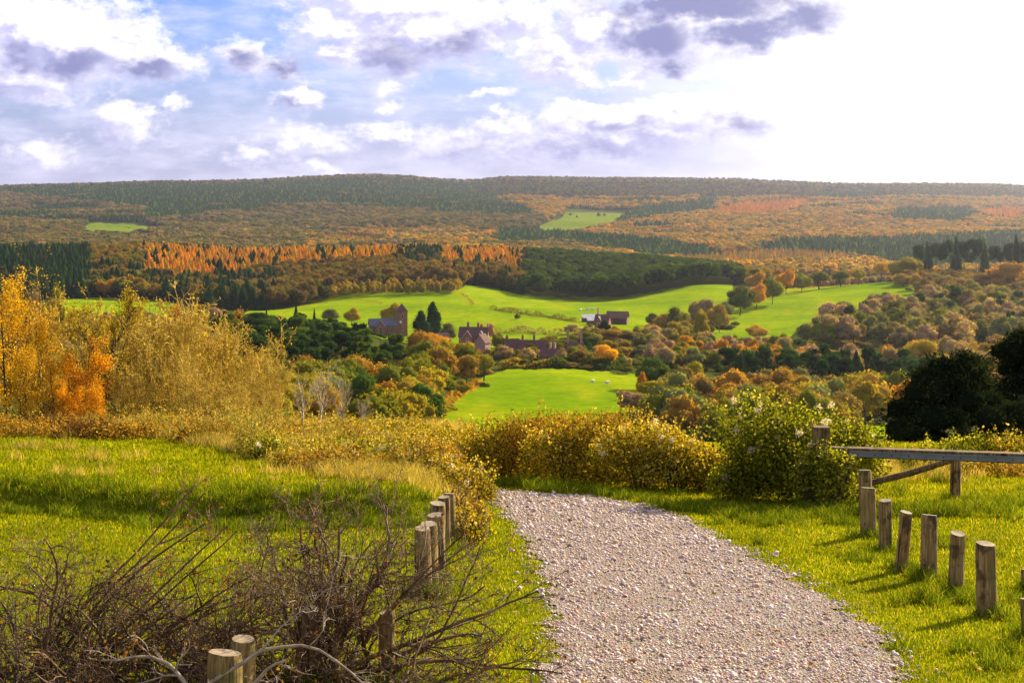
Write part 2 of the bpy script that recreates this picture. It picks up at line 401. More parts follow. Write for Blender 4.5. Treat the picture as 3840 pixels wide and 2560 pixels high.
M['blade_tall'] = leaf_mat('blade_tall', [(0, (.05, .10, .005)), (.5, (.12, .19, .008)), (.9, (.26, .30, .012)), (1, (.45, .38, .08))], trans=.5)
M['blade_dry'] = leaf_mat('blade_dry', [(0, (.14, .18, .012)), (.3, (.32, .27, .03)), (.7, (.54, .40, .08)), (1, (.7, .6, .28))], trans=.45)
M['bark'] = solid_mat('bark', [(.3, (.035, .028, .018)), (.7, (.11, .09, .06))], 6, stretch=(1, 1, .3))
M['bark_pale'] = solid_mat('bark_pale', [(.3, (.30, .25, .14)), (.7, (.6, .52, .36))], 9)
M['twig_gold'] = solid_mat('twig_gold', [(.35, (.30, .18, .015)), (.6, (.75, .54, .09))], 1.2)
M['thorn_bark'] = solid_mat('thorn_bark', [(.32, (.035, .019, .008)), (.52, (.13, .07, .028)), (.74, (.42, .26, .12))], 5, rough=.6)
M['thorn_pale'] = solid_mat('thorn_pale', [(.3, (.22, .15, .09)), (.7, (.52, .41, .28))], 14, rough=.6)

# ---- trees seen from afar: unit prototypes (height 1, width 1)
def ico(sub):
    import bmesh
    bm = bmesh.new(); bmesh.ops.create_icosphere(bm, subdivisions=sub, radius=1)
    V = np.array([q.co[:] for q in bm.verts]); Fc = np.array([[q.index for q in f.verts] for f in bm.faces]); bm.free()
    return V, Fc
ICO1, ICO2 = ico(1), ico(2)
def tri2quad(Ft): return np.concatenate([Ft, Ft[:, 2:3]], 1)   # not used for meshes
def lobes_round(rg, n, cz=.52, ax=.33, az_=.33, r0=.15, r1=.24, low=False):
    out = []
    for i in range(n):
        d = rg.normal(size=3); d /= np.linalg.norm(d)
        if d[2] < -.5: d[2] *= .5
        k = rg.uniform(.55, 1.0)
        out.append((np.array([d[0] * ax * k, d[1] * ax * k, cz + d[2] * az_ * k]), rg.uniform(r0, r1)))
    out.append((np.array([0, 0, cz]), .3))
    return out
def crown_mesh(name, mat, lobes, ncard, size, squash=.85, core=.86, up=None, jit=.55, rg=None):
    Vs, Fs, base = [], [], 0
    tot = sum(r * r for _, r in lobes)
    P, N, TT = [], [], []
    for c, r in lobes:
        V = ICO1[0] * r * core; V = V * (1 + rg.uniform(-.16, .16, (len(V), 1))); V[:, 2] *= squash
        Vs.append(V + c); Fs.append(ICO1[1] + base); base += len(V)
        k = max(4, int(ncard * r * r / tot)); d = rg.normal(size=(k, 3)); d[:, 2] = d[:, 2] * .9 + .15
        d /= np.linalg.norm(d, axis=1, keepdims=True)
        p = d * r * rg.uniform(.8, 1.12, (k, 1)); p[:, 2] *= squash
        P.append(p + c); N.append(d); TT.append(np.clip(rg.normal(.5, .22) + rg.normal(0, .22, k), 0, 1))
    P = np.concatenate(P); N = np.concatenate(N); TT = np.concatenate(TT)
    V, Fq = leaves(P, size, N * .9, jit, .85, up)
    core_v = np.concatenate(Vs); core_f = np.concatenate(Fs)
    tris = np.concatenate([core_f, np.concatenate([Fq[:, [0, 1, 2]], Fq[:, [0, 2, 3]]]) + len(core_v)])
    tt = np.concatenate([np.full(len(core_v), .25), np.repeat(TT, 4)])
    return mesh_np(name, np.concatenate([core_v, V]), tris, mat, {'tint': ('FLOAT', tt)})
def trunk_mesh(name, mat, top, r, rg, limbs=5, spread=.25):
    segs = []; p = np.array([0, 0, -.08]); n = 4
    for i in range(n):
        q = np.array([rg.normal(0, .012), rg.normal(0, .012), -.08 + (top + .08) * (i + 1) / n])
        segs.append([*p, r * (1 - .17 * i), *q, r * (1 - .17 * (i + 1))]); p = q
    for k in range(limbs):
        z0 = top * rg.uniform(.45, 1.0); a = rg.uniform(0, 6.28); q = np.array([0, 0, z0])
        rr = r * .45
        for j in range(2):
            q2 = q + np.array([math.cos(a) * spread / 2, math.sin(a) * spread / 2, rg.uniform(.06, .14)]); segs.append([*q, rr, *q2, rr * .6]); q = q2; rr *= .6
    V, Fq = tubes(segs, 5)
    return mesh_np(name, V, Fq, mat)
def conifer_mesh(name, mat, rg, n=900, R=.5, pw=.85, z0=.08, gap=0.0, size=.045, thin=1.0):
    V0 = []; F0 = []; k = 8; zs = np.linspace(z0 + .02, .97, 7)
    for z in zs:
        for j in range(k):
            a = 6.283 * j / k; r = R * .62 * (1 - z) ** pw * (1 + rg.uniform(-.2, .2)) * thin
            V0.append((r * math.cos(a), r * math.sin(a), z))
    for i in range(len(zs) - 1):
        for j in range(k):
            a, b = i * k + j, i * k + (j + 1) % k; F0 += [(a, b, b + k), (a, b + k, a + k)]
    z = z0 + (1 - z0) * (1 - np.sqrt(rg.uniform(0, 1, n))); a = rg.uniform(0, 6.283, n)
    lay = .5 + .5 * np.cos(z * 6.283 * 11); r = R * (1 - z) ** pw * rg.uniform(.55, 1.06, n) * (.72 + .28 * lay) * (1 + .2 * np.sin(a * 3 + z * 9))
    P = np.stack([r * np.cos(a), r * np.sin(a), z - r * .18], 1)
    out = np.stack([np.cos(a), np.sin(a), np.full(n, -.35)], 1)
    N = np.stack([np.cos(a) * .4, np.sin(a) * .4, np.ones(n)], 1)
    V, Fq = leaves(P, size * (1.5 - z * .7), N, .5, .55, out)
    tris = np.concatenate([np.array(F0), np.concatenate([Fq[:, [0, 1, 2]], Fq[:, [0, 2, 3]]]) + len(V0)])
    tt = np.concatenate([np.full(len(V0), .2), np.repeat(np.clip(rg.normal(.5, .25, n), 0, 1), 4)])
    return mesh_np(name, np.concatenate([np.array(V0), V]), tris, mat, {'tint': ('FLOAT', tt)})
def make_kinds(mat, suffix, q):
    """q = quality factor for the number of leaf cards"""
    K_ = {}
    rg = np.random.default_rng(11)
    s = 1 / math.sqrt(q)
    K_['round'] = [crown_mesh('round_crown' + suffix, mat, lobes_round(rg, 16 + 2 * i), int(2600 * q), .034 * s, rg=rg) for i in range(5)]
    K_['oak'] = [crown_mesh('oak_crown' + suffix, mat, lobes_round(rg, 20, cz=.62, ax=.36, az_=.24, r0=.10, r1=.19), int(2400 * q), .034 * s, rg=rg) for i in range(3)]
    K_['narrow'] = [crown_mesh('narrow_crown' + suffix, mat, lobes_round(rg, 18, cz=.52, ax=.26, az_=.36, r0=.12, r1=.2), int(2200 * q), .034 * s, rg=rg) for i in range(3)]
    def pin(i):
        L = []
        for k in range(11):
            a = rg.uniform(0, 6.28); z = rg.uniform(.55, .94); r = (1 - (z - .5) * 1.3) * rg.uniform(.1, .42)
            L.append((np.array([r * math.cos(a), r * math.sin(a), z]), rg.uniform(.11, .2)))
        return crown_mesh('pine_crown' + suffix, mat, L, int(1900 * q), .036 * s, squash=.55, rg=rg)
    K_['pine'] = [pin(i) for i in range(4)]
    K_['conifer'] = [conifer_mesh('conifer_crown' + suffix, mat, rg, int(1500 * q), size=.05 * s) for i in range(4)]
    K_['yewish'] = [crown_mesh('yew_crown' + suffix, mat, [(np.array([rg.normal(0, .1) * (1 - z), rg.normal(0, .1) * (1 - z), z]), .32 * (1 - z) ** .55 + .05) for z in np.linspace(.12, .93, 12)], int(2200 * q), .036 * s, rg=rg) for i in range(2)]
    return K_
KIND_OBJ = make_kinds(M['tree_leaf'], '', 1.0)
KIND_WOOD = make_kinds(M['wood_leaf'], '_wood', 0.45)
KIND_FAR = make_kinds(M['wood_leaf'], '_far', 0.10)
_rg = np.random.default_rng(3)
TRUNKS = {k: trunk_mesh('tree_trunk', M['bark'], top, r, _rg, l, s) for k, (top, r, l, s) in
          {'round': (.4, .022, 6, .2), 'oak': (.5, .032, 8, .24), 'narrow': (.5, .026, 5, .14), 'pine': (.85, .018, 6, .14), 'conifer': (.9, .02, 0, 0), 'yewish': (.4, .03, 3, .1)}.items()}

C = dict(olive=(.20, .205, .014), green=(.09, .145, .014), dkgreen=(.028, .065, .015), pine=(.045, .095, .016), goldolive=(.36, .29, .016), gold=(.54, .38, .016),
         yellow=(.72, .42, .015), orange=(.60, .28, .012), rust=(.42, .24, .025), brown=(.29, .20, .045), pinkbrown=(.46, .30, .14), red=(.48, .16, .02), ochre=(.48, .31, .035), larch=(.72, .34, .008),
         greyolive=(.24, .245, .06), spruce=(.035, .085, .025), tan=(.44, .32, .11))
CNAME = dict(olive='olive green', green='green', dkgreen='dark green', pine='deep green', goldolive='gold and olive', gold='golden', yellow='bright yellow orange', orange='orange', rust='rusty',
             brown='brown', pinkbrown='pinkish brown', red='russet red', ochre='ochre', larch='bright orange', greyolive='grey green', spruce='dark green', tan='tan')
KNAME = dict(round=('broadleaf_tree', 'round broadleaf tree'), oak=('oak_tree', 'spreading oak'), narrow=('broadleaf_tree', 'narrow tall tree'), pine=('pine_tree', 'flat topped pine'),
             conifer=('conifer_tree', 'pointed conifer'), yewish=('yew_tree', 'dense dark evergreen'))
def tree(x, y, h, wd, kind, color, label, group=None, sink=0.0):
    z = tz(x, y) - sink
    o = empty(KNAME[kind][0], (x, y, z), label, 'tree', group, rz=rnd.uniform(0, 6.28))
    o.scale = (wd, wd, h)
    c = link('crown', rnd.choice(KIND_OBJ[kind]), o); j = rnd.uniform(.85, 1.15)
    b = C[color]; c.color = (b[0] * j, b[1] * j * rnd.uniform(.93, 1.07), b[2], 1)
    link('trunk', TRUNKS[kind], o)
    return o
def treeT(X, TOP, W, depth, kind, color, label, group=None):
    if kind == 'yewish': W *= 1.5
    px = X * K; x = (px - 512) / F * depth; z = tz(x, depth)
    ztop = (HZ - TOP * K) / F * depth
    h = max(ztop - z, 2.0); wd = W * K / F * depth
    return tree(x, depth, h * 1.02, wd * 1.12, kind, color, label, group)

# ------------------------------------------------------------------ the ground
def grass_mat(name, a, b, c, scale=.08, fine=1.2, bump=.5):
    m, t = new_mat(name)
    geo = t.new('ShaderNodeNewGeometry'); P = geo.outputs['Position']
    n1 = t.noise(P, scale, 6, .6); n2 = t.noise(P, fine, 5, .7); n3 = t.noise(t.v('MULTIPLY', P, (1, .25, 1)), scale * 4, 6, .65)
    col = t.mix(t.step(n1, .38, .62), a, b); col = t.mix(t.step(n3, .5, .75, 0, .6), col, c)
    col = t.mix(1.0, col, t.ramp(n2, [(.3, (.75, .78, .7)), (.7, (1.2, 1.18, 1.1))]), 'MULTIPLY')
    col = t.mix(1.0, col, t.ramp(t.noise(P, .11 if scale < .1 else 1.1, 5, .7), [(.32, (.74, .80, .8)), (.68, (1.18, 1.1, 1.1))]), 'MULTIPLY')
    p = t.new('ShaderNodeBsdfPrincipled'); t.l.new(col, p.inputs['Base Color']); p.inputs['Roughness'].default_value = 1; p.inputs['Specular IOR Level'].default_value = 0
    bm = t.new('ShaderNodeBump'); bm.inputs['Strength'].default_value = bump; bm.inputs['Distance'].default_value = .3 if scale < .05 else .05; t.l.new(n2, bm.inputs['Height']); t.l.new(bm.outputs[0], p.inputs['Normal'])
    o = t.new('ShaderNodeOutputMaterial'); t.l.new(p.outputs[0], o.inputs[0])
    return m
M['litter'] = grass_mat('litter', (.05, .07, .012), (.08, .09, .016), (.10, .08, .02), .02, .3)
M['turf'] = grass_mat('turf', (.10, .16, .01), (.17, .22, .014), (.22, .19, .02), .35, 14)
M['pasture'] = grass_mat('pasture', (.15, .25, .002), (.24, .32, .003), (.33, .32, .008), .012, .35, .35)
M['far_pasture'] = grass_mat('far_pasture', (.13, .20, .008), (.17, .22, .01), (.18, .18, .02), .01, .1, .2)

def sheet(name, X, Y, Z, mat, keep=None, kind='structure'):
    n, m_ = X.shape
    V = np.stack([X, Y, Z], -1).reshape(-1, 3)
    idx = np.arange(n * m_).reshape(n, m_)
    q = np.stack([idx[:-1, :-1], idx[:-1, 1:], idx[1:, 1:], idx[1:, :-1]], -1).reshape(-1, 4)
    if keep is not None:
        q = q[keep.reshape(-1)]; used = np.unique(q); remap = np.full(n * m_, -1); remap[used] = np.arange(len(used)); q = remap[q]; V = V[used]
    me = mesh_np(name, V, q, mat, smooth=True)
    o = link(name, me); tag(o, kind=kind)
    return o
ys = np.concatenate([np.linspace(-60, 4, 20), np.linspace(4.2, 60, 230)[1:], np.geomspace(60, 11000, 250)[1:]])
ss = np.sinh(np.linspace(-2.2, 2.2, 231)) / math.sinh(2.2)
YY, SS = np.meshgrid(ys, ss, indexing='ij')
XX = SS * (40 + 0.95 * np.maximum(YY, 0)); ZZ = terr(XX, YY)
m, t = new_mat('ground')
geo = t.new('ShaderNodeNewGeometry'); P = geo.outputs['Position']
s2 = t.new('ShaderNodeSeparateXYZ'); t.l.new(P, s2.inputs[0])
n1 = t.noise(P, .35, 6, .6); n2 = t.noise(P, 14, 4, .7); n3 = t.noise(P, .02, 6, .6)
gc = t.mix(t.step(n1, .35, .65), (.10, .125, .008), (.18, .19, .012)); gc = t.mix(1.0, gc, t.ramp(n2, [(.3, (.6, .65, .6)), (.7, (1.25, 1.2, 1.1))]), 'MULTIPLY')
dry = t.m('MULTIPLY', t.step(s2.outputs[1], 19, 25), t.step(t.m('ADD', n1, t.m('MULTIPLY', s2.outputs[0], .03)), .25, .55))
gc = t.mix(t.m('MULTIPLY', dry, .7), gc, (.30, .20, .03))
fc = t.mix(t.step(n3, .35, .65), (.05, .065, .012), (.08, .09, .016))
gc = t.mix(t.step(s2.outputs[1], 40, 60), gc, fc)
p = t.new('ShaderNodeBsdfPrincipled'); t.l.new(gc, p.inputs['Base Color']); p.inputs['Roughness'].default_value = 1; p.inputs['Specular IOR Level'].default_value = 0
o_ = t.new('ShaderNodeOutputMaterial'); t.l.new(p.outputs[0], o_.inputs[0]); M['ground'] = m
sheet('ground', XX, YY, ZZ, m)

def in_poly(px, py, poly):
    inside = np.zeros(px.shape, bool); n = len(poly); j = n - 1
    for i in range(n):
        xi, yi = poly[i]; xj, yj = poly[j]
        c = ((yi > py) != (yj > py)) & (px < (xj - xi) * (py - yi) / (yj - yi + 1e-12) + xi)
        inside ^= c; j = i
    return inside
def field(name, poly, y0, y1, mat='pasture', lift=.5, n=(150, 230)):
    """poly in large-print coordinates (x, row of the ground)"""
    pl = [(a * K, b * K) for a, b in poly]
    px0, px1 = min(a for a, _ in pl) - 3, max(a for a, _ in pl) + 3
    yv = np.geomspace(y0, y1, n[0]); pv = np.linspace(px0, px1, n[1])
    Yg, Pg = np.meshgrid(yv, pv, indexing='ij'); Xg = (Pg - 512) / F * Yg; Zg = terr(Xg, Yg)
    R = HZ - Zg / Yg * F
    R = R + 0.5 * np.sin(Pg * .21) + .4 * np.sin(Pg * .57 + 1)
    ins = in_poly(Pg, R, pl); keep = ins[:-1, :-1] & ins[1:, 1:] & ins[:-1, 1:] & ins[1:, :-1]
    return sheet(name, Xg, Yg, Zg + lift, M[mat], keep)
field('field', [(960, 960), (1000, 925), (1090, 875), (1160, 850), (1300, 848), (1470, 862), (1475, 930), (1420, 990), (1200, 1010), (960, 1012)], 330, 560)
field('field', [(560, 722), (600, 690), (700, 668), (780, 660), (1055, 660), (1075, 640), (1240, 680), (1420, 682), (1680, 640), (1690, 690), (1560, 730), (1500, 760), (1290, 800), (1100, 800), (940, 790), (780, 760), (560, 740)], 640, 1230, n=(260, 330))
field('field', [(1480, 800), (1600, 735), (1660, 712), (1800, 652), (1990, 640), (2100, 632), (2150, 690), (2352, 690), (2352, 705), (1990, 720), (1850, 750), (1810, 780), (1720, 800), (1600, 812)], 640, 1230, n=(260, 300))
field('field', [(60, 712), (150, 680), (260, 676), (400, 692), (440, 740), (60, 745)], 700, 1150)
field('field', [(1980, 960), (2120, 960), (2120, 1015), (1980, 1010)], 330, 460)
field('field', [(1235, 520), (1290, 500), (1300, 485), (1420, 472), (1440, 490), (1400, 515), (1340, 530), (1240, 532)], 2200, 4200, 'far_pasture', 2.0)
field('field', [(190, 520), (220, 512), (330, 518), (380, 530), (300, 545), (200, 540)], 2200, 4200, 'far_pasture', 2.0)
FIELDS_FAR = [[(1225, 530), (1290, 492), (1300, 478), (1420, 465), (1450, 490), (1410, 520), (1340, 540), (1240, 540)], [(180, 525), (215, 508), (330, 512), (390, 530), (300, 552), (190, 548)]]

# ------------------------------------------------------------------ woods as stuff (geometry nodes scatter of whole trees)
def gn_scatter(name, P, rotz, scl, colr, variants, label=None, matlist=None, idx=None, tilt=None):
    n = len(P)
    idx = rng.integers(0, len(variants), n) if idx is None else idx
    rot = np.stack([np.zeros(n) if tilt is None else tilt[:, 0], np.zeros(n) if tilt is None else tilt[:, 1], rotz], 1)
    attrs = {'rot': ('FLOAT_VECTOR', rot), 'scl': ('FLOAT_VECTOR', scl), 'vi': ('INT', idx)}
    if colr is not None: attrs['treecol'] = ('FLOAT_COLOR', np.concatenate([colr, np.ones((n, 1))], 1))
    me = mesh_np(name, P, np.zeros((0, 3)), None, attrs)
    o = link(name, me); tag(o, label, None, None, 'stuff')
    g = bpy.data.node_groups.new(name + '_scatter', 'GeometryNodeTree')
    g.interface.new_socket('Geometry', in_out='INPUT', socket_type='NodeSocketGeometry')
    g.interface.new_socket('Geometry', in_out='OUTPUT', socket_type='NodeSocketGeometry')
    N_ = g.nodes; L_ = g.links
    gi = N_.new('NodeGroupInput'); go = N_.new('NodeGroupOutput')
    m2p = N_.new('GeometryNodeMeshToPoints'); L_.new(gi.outputs[0], m2p.inputs[0])
    iop = N_.new('GeometryNodeInstanceOnPoints'); L_.new(m2p.outputs[0], iop.inputs['Points'])
    g2i = N_.new('GeometryNodeGeometryToInstance')
    for vmesh in reversed(variants):
        po = PROTO.get(vmesh.name)
        if po is None: po = bpy.data.objects.new(vmesh.name, vmesh); PROTO[vmesh.name] = po
        oi = N_.new('GeometryNodeObjectInfo'); oi.inputs['Object'].default_value = po
        L_.new(oi.outputs['Geometry'], g2i.inputs[0])
    L_.new(g2i.outputs[0], iop.inputs['Instance']); iop.inputs['Pick Instance'].default_value = True
    def at(nm, ty):
        a = N_.new('GeometryNodeInputNamedAttribute'); a.data_type = ty; a.inputs[0].default_value = nm; return a.outputs[0]
    L_.new(at('vi', 'INT'), iop.inputs['Instance Index']); L_.new(at('scl', 'FLOAT_VECTOR'), iop.inputs['Scale'])
    e2r = N_.new('FunctionNodeEulerToRotation'); L_.new(at('rot', 'FLOAT_VECTOR'), e2r.inputs[0]); L_.new(e2r.outputs[0], iop.inputs['Rotation'])
    L_.new(iop.outputs[0], go.inputs[0])
    md = o.modifiers.new('scatter', 'NODES'); md.node_group = g
    return o
PROTO = {}
def grid_points(y0, y1, sp0, sp1, pxa=-60, pxb=1084):
    """jittered points between two depths whose spacing grows from sp0 to sp1"""
    out = []; y = y0
    while y < y1:
        f = (y - y0) / max(y1 - y0, 1); sp = sp0 + (sp1 - sp0) * f
        xa, xb = (pxa - 512) / F * y, (pxb - 512) / F * y
        xs = np.arange(xa, xb, sp); xs = xs + rng.uniform(-.45, .45, len(xs)) * sp
        out.append(np.stack([xs, y + rng.uniform(-.45, .45, len(xs)) * sp], 1)); y += sp * .9
    return np.concatenate(out)
def pix(P2):
    z = terr(P2[:, 0], P2[:, 1]); return P2[:, 0] / P2[:, 1] * F + 512, HZ - z / P2[:, 1] * F, z
PAL = lambda *names: np.array([C[n] for n in names])
# far slopes: patchwork of plantations
FP = grid_points(1750, 6900, 11, 19, -120, 1144)
px, row, z = pix(FP)
X_, R_ = px / K, row / K
keep = np.ones(len(FP), bool)
for f in FIELDS_FAR: keep &= ~(in_poly(X_, R_, f) & (FP[:, 1] > 2000) & (FP[:, 1] < 4400))
nz = wav(FP[:, 0], FP[:, 1], 620, off=5) + .5 * wav(FP[:, 0], FP[:, 1], 260, off=1)
kindv = np.zeros(len(FP), int)     # 0 mixed autumn, 1 spruce, 2 larch, 3 golden young larch, 4 pines of the skyline
nf = wav(FP[:, 0], FP[:, 1], 300, off=9)
left = X_ < 1180 + 90 * nf + (R_ - 470) * 1.5
kindv[(left & (R_ < 510 + 18 * np.sin(X_ / 150.) - X_ * .02 + 14 * nf) & (nz > -.55)) ] = 1
kindv[(left & (X_ < 330) & (nz > .0) & (R_ > 445 + (X_ - 0) * .12))] = 0
kindv[~left & (R_ < 458 + 8 * nf)] = 5
kindv[~left & (R_ < 470) & (nz > .12)] = 1
kindv[~left & (R_ > 470) & (nz + .5 * nf > .36)] = 1
kindv[left & (kindv == 0)] = 6
kindv[(X_ > 700) & (X_ < 1250) & (R_ > 535) & (nf > -.1) & (kindv == 6)] = 0
kindv[in_poly(X_, R_, [(1370, 515), (1480, 478), (1650, 462), (1640, 486), (1420, 520)])] = 1
kindv[in_poly(X_, R_, [(1140, 538), (1240, 536), (1500, 560), (1560, 585), (1700, 590), (1800, 560), (2000, 560), (2352, 540), (2352, 620), (2100, 640), (1900, 585), (1780, 592), (1500, 610), (1300, 570), (1140, 575)])] = 1
kindv[in_poly(X_, R_, [(1610, 492), (1700, 470), (1840, 458), (1870, 470), (1800, 494), (1700, 500)])] = 2
kindv[in_poly(X_, R_, [(2040, 510), (2060, 484), (2230, 480), (2250, 500), (2200, 520)])] = 1
kindv[in_poly(X_, R_, [(2250, 500), (2260, 482), (2352, 478), (2352, 512)])] = 2
kindv[in_poly(X_, R_, [(1560, 600), (1700, 585), (1820, 578), (1950, 590), (1960, 612), (1700, 625), (1560, 625)])] = 3
kindv[in_poly(X_, R_, [(720, 560), (800, 545), (880, 560), (860, 580)])] = 3
kindv[FP[:, 1] > 6250] = 4
def wood(name, sel, P2, z, variants, hs, ws, cols, label, probs=None):
    k = sel.nonzero()[0]; n = len(k)
    if n == 0: return
    h = rng.uniform(*hs, n); wd = h * rng.uniform(*ws, n)
    c = cols[rng.choice(len(cols), n, p=probs)] * rng.uniform(.88, 1.12, (n, 1)); c = c * .75 + .25 * c.mean(0)
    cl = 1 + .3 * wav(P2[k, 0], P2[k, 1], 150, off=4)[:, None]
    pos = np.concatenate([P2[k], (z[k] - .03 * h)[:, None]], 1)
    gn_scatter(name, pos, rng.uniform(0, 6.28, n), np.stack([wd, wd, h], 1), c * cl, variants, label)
KF = KIND_FAR
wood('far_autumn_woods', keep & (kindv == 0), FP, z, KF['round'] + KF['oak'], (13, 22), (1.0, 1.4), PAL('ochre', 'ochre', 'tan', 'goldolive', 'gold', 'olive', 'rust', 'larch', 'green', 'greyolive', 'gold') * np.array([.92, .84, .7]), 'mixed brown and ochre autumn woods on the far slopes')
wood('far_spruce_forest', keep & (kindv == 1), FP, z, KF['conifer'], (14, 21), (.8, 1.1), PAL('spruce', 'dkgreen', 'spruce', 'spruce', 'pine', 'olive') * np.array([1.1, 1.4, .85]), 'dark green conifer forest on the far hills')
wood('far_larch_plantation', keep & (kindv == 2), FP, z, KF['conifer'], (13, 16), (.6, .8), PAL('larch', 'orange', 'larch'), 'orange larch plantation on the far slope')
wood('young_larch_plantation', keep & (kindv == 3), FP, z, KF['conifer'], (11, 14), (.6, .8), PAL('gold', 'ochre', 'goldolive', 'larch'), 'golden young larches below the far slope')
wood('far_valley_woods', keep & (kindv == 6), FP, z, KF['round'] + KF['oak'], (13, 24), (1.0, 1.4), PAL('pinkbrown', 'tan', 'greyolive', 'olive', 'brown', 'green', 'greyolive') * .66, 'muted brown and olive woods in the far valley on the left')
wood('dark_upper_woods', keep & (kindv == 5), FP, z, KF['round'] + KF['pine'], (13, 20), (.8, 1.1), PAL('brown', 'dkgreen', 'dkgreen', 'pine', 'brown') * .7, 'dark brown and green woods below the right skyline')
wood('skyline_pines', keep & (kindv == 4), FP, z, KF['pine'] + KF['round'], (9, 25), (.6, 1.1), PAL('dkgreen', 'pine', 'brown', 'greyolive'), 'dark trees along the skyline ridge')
# the wooded ridge in the middle distance
RP = grid_points(990, 1720, 8.5, 9.5, -110, 1080)
px, row, z = pix(RP); X_, R_ = px / K, row / K
EDGE = [(-400, 1080), (60, 1130), (260, 1140), (400, 1100), (560, 1025), (620, 1000), (700, 1035), (760, 1070), (1052, 1065), (1075, 1240), (1150, 1185), (1240, 1125), (1420, 1110), (1600, 1165), (1690, 1250), (1800, 1320), (1900, 1330), (2450, 1290)]
edge = np.interp(X_, [a for a, _ in EDGE], [b for _, b in EDGE])
ok = RP[:, 1] > edge + rng.uniform(0, 8, len(RP))
dp = RP[:, 1] - edge                        # distance into the wood
nz = wav(RP[:, 0], RP[:, 1], 130, off=2); n2 = rng.uniform(0, 1, len(RP))
kd = np.full(len(RP), 0)                     # 0 brown broadleaf,1 spruce,2 larch,3 pine,4 olive/gold mixed broadleaf,5 hazel plantation
crest = RP[:, 1] > 1360
kd[(X_ < 205 + nz * 30)] = 1
kd[(X_ >= 205) & (X_ < 560) & (n2 < .5)] = 4
kd[(X_ >= 190) & (X_ < 620) & (dp < 230) & (nz > -.05) & (n2 < .75)] = 1
kd[(X_ >= 330) & (X_ < 560) & (RP[:, 1] > 1300)] = 2
kd[(X_ >= 470) & (X_ < 640) & (nz > -.1) & (n2 < .8) & (RP[:, 1] > 1150) & (RP[:, 1] < 1420)] = 1
kd[(X_ >= 560) & (X_ < 930) & crest] = 2
kd[(X_ >= 330) & (X_ < 930) & crest & (n2 < .16)] = 1
kd[(X_ >= 905) & (X_ < 1025) & (RP[:, 1] > 1290) & (n2 < .6)] = 1
kd[(X_ >= 1015) & (X_ < 1200) & crest] = 2
kd[(X_ >= 1015) & (X_ < 1210) & (n2 < .12)] = 1
kd[(X_ >= 1205 + nz * 20)] = 3
kd[(X_ > 1700)] = 4
kd[(X_ > 1790)] = 6
haz = ok & (X_ > 760) & (X_ < 1058) & (dp < 60)
kd[haz] = 5
W_ = KIND_WOOD
wood('ridge_beech_wood', ok & (kd == 0), RP, z, W_['round'] + W_['oak'], (14, 21), (.7, 1.0), PAL('brown', 'rust', 'brown', 'brown', 'olive') * .66, 'brown beech wood on the middle ridge')  # whole palette darkened to stand in for shade on the ridge front
wood('ridge_spruce_wood', ok & (kd == 1), RP, z, W_['conifer'], (14, 23), (.75, 1.0), PAL('spruce', 'dkgreen', 'spruce', 'pine'), 'dark spruces on the middle ridge')
wood('ridge_larch_wood', ok & (kd == 2), RP, z, W_['conifer'], (14, 21), (.75, 1.0), PAL('larch', 'larch', 'larch', 'gold'), 'bright orange larches along the crest of the middle ridge')
wood('ridge_pine_wood', ok & (kd == 3), RP, z, W_['pine'], (16, 21), (.55, .8), PAL('pine', 'dkgreen', 'green'), 'deep green pine wood above the shaded pasture')
wood('ridge_oak_wood', ok & (kd == 4), RP, z, W_['oak'] + W_['round'], (14, 20), (.7, 1.1), PAL('olive', 'goldolive', 'rust', 'green', 'orange', 'green') * .75, 'olive and rusty oaks on the left part of the middle ridge')
wood('wood_behind_the_crest', ok & (kd == 6), RP, z, W_['round'], (8, 12), (.8, 1.1), PAL('brown', 'tan', 'greyolive', 'rust'), 'brown wood behind the crest of the right pasture')
wood('hazel_coppice', haz, RP, z, W_['narrow'], (10, 12.5), (.6, .8), PAL('goldolive', 'gold', 'ochre') * .85, 'golden hazel coppice at the top of the pasture')

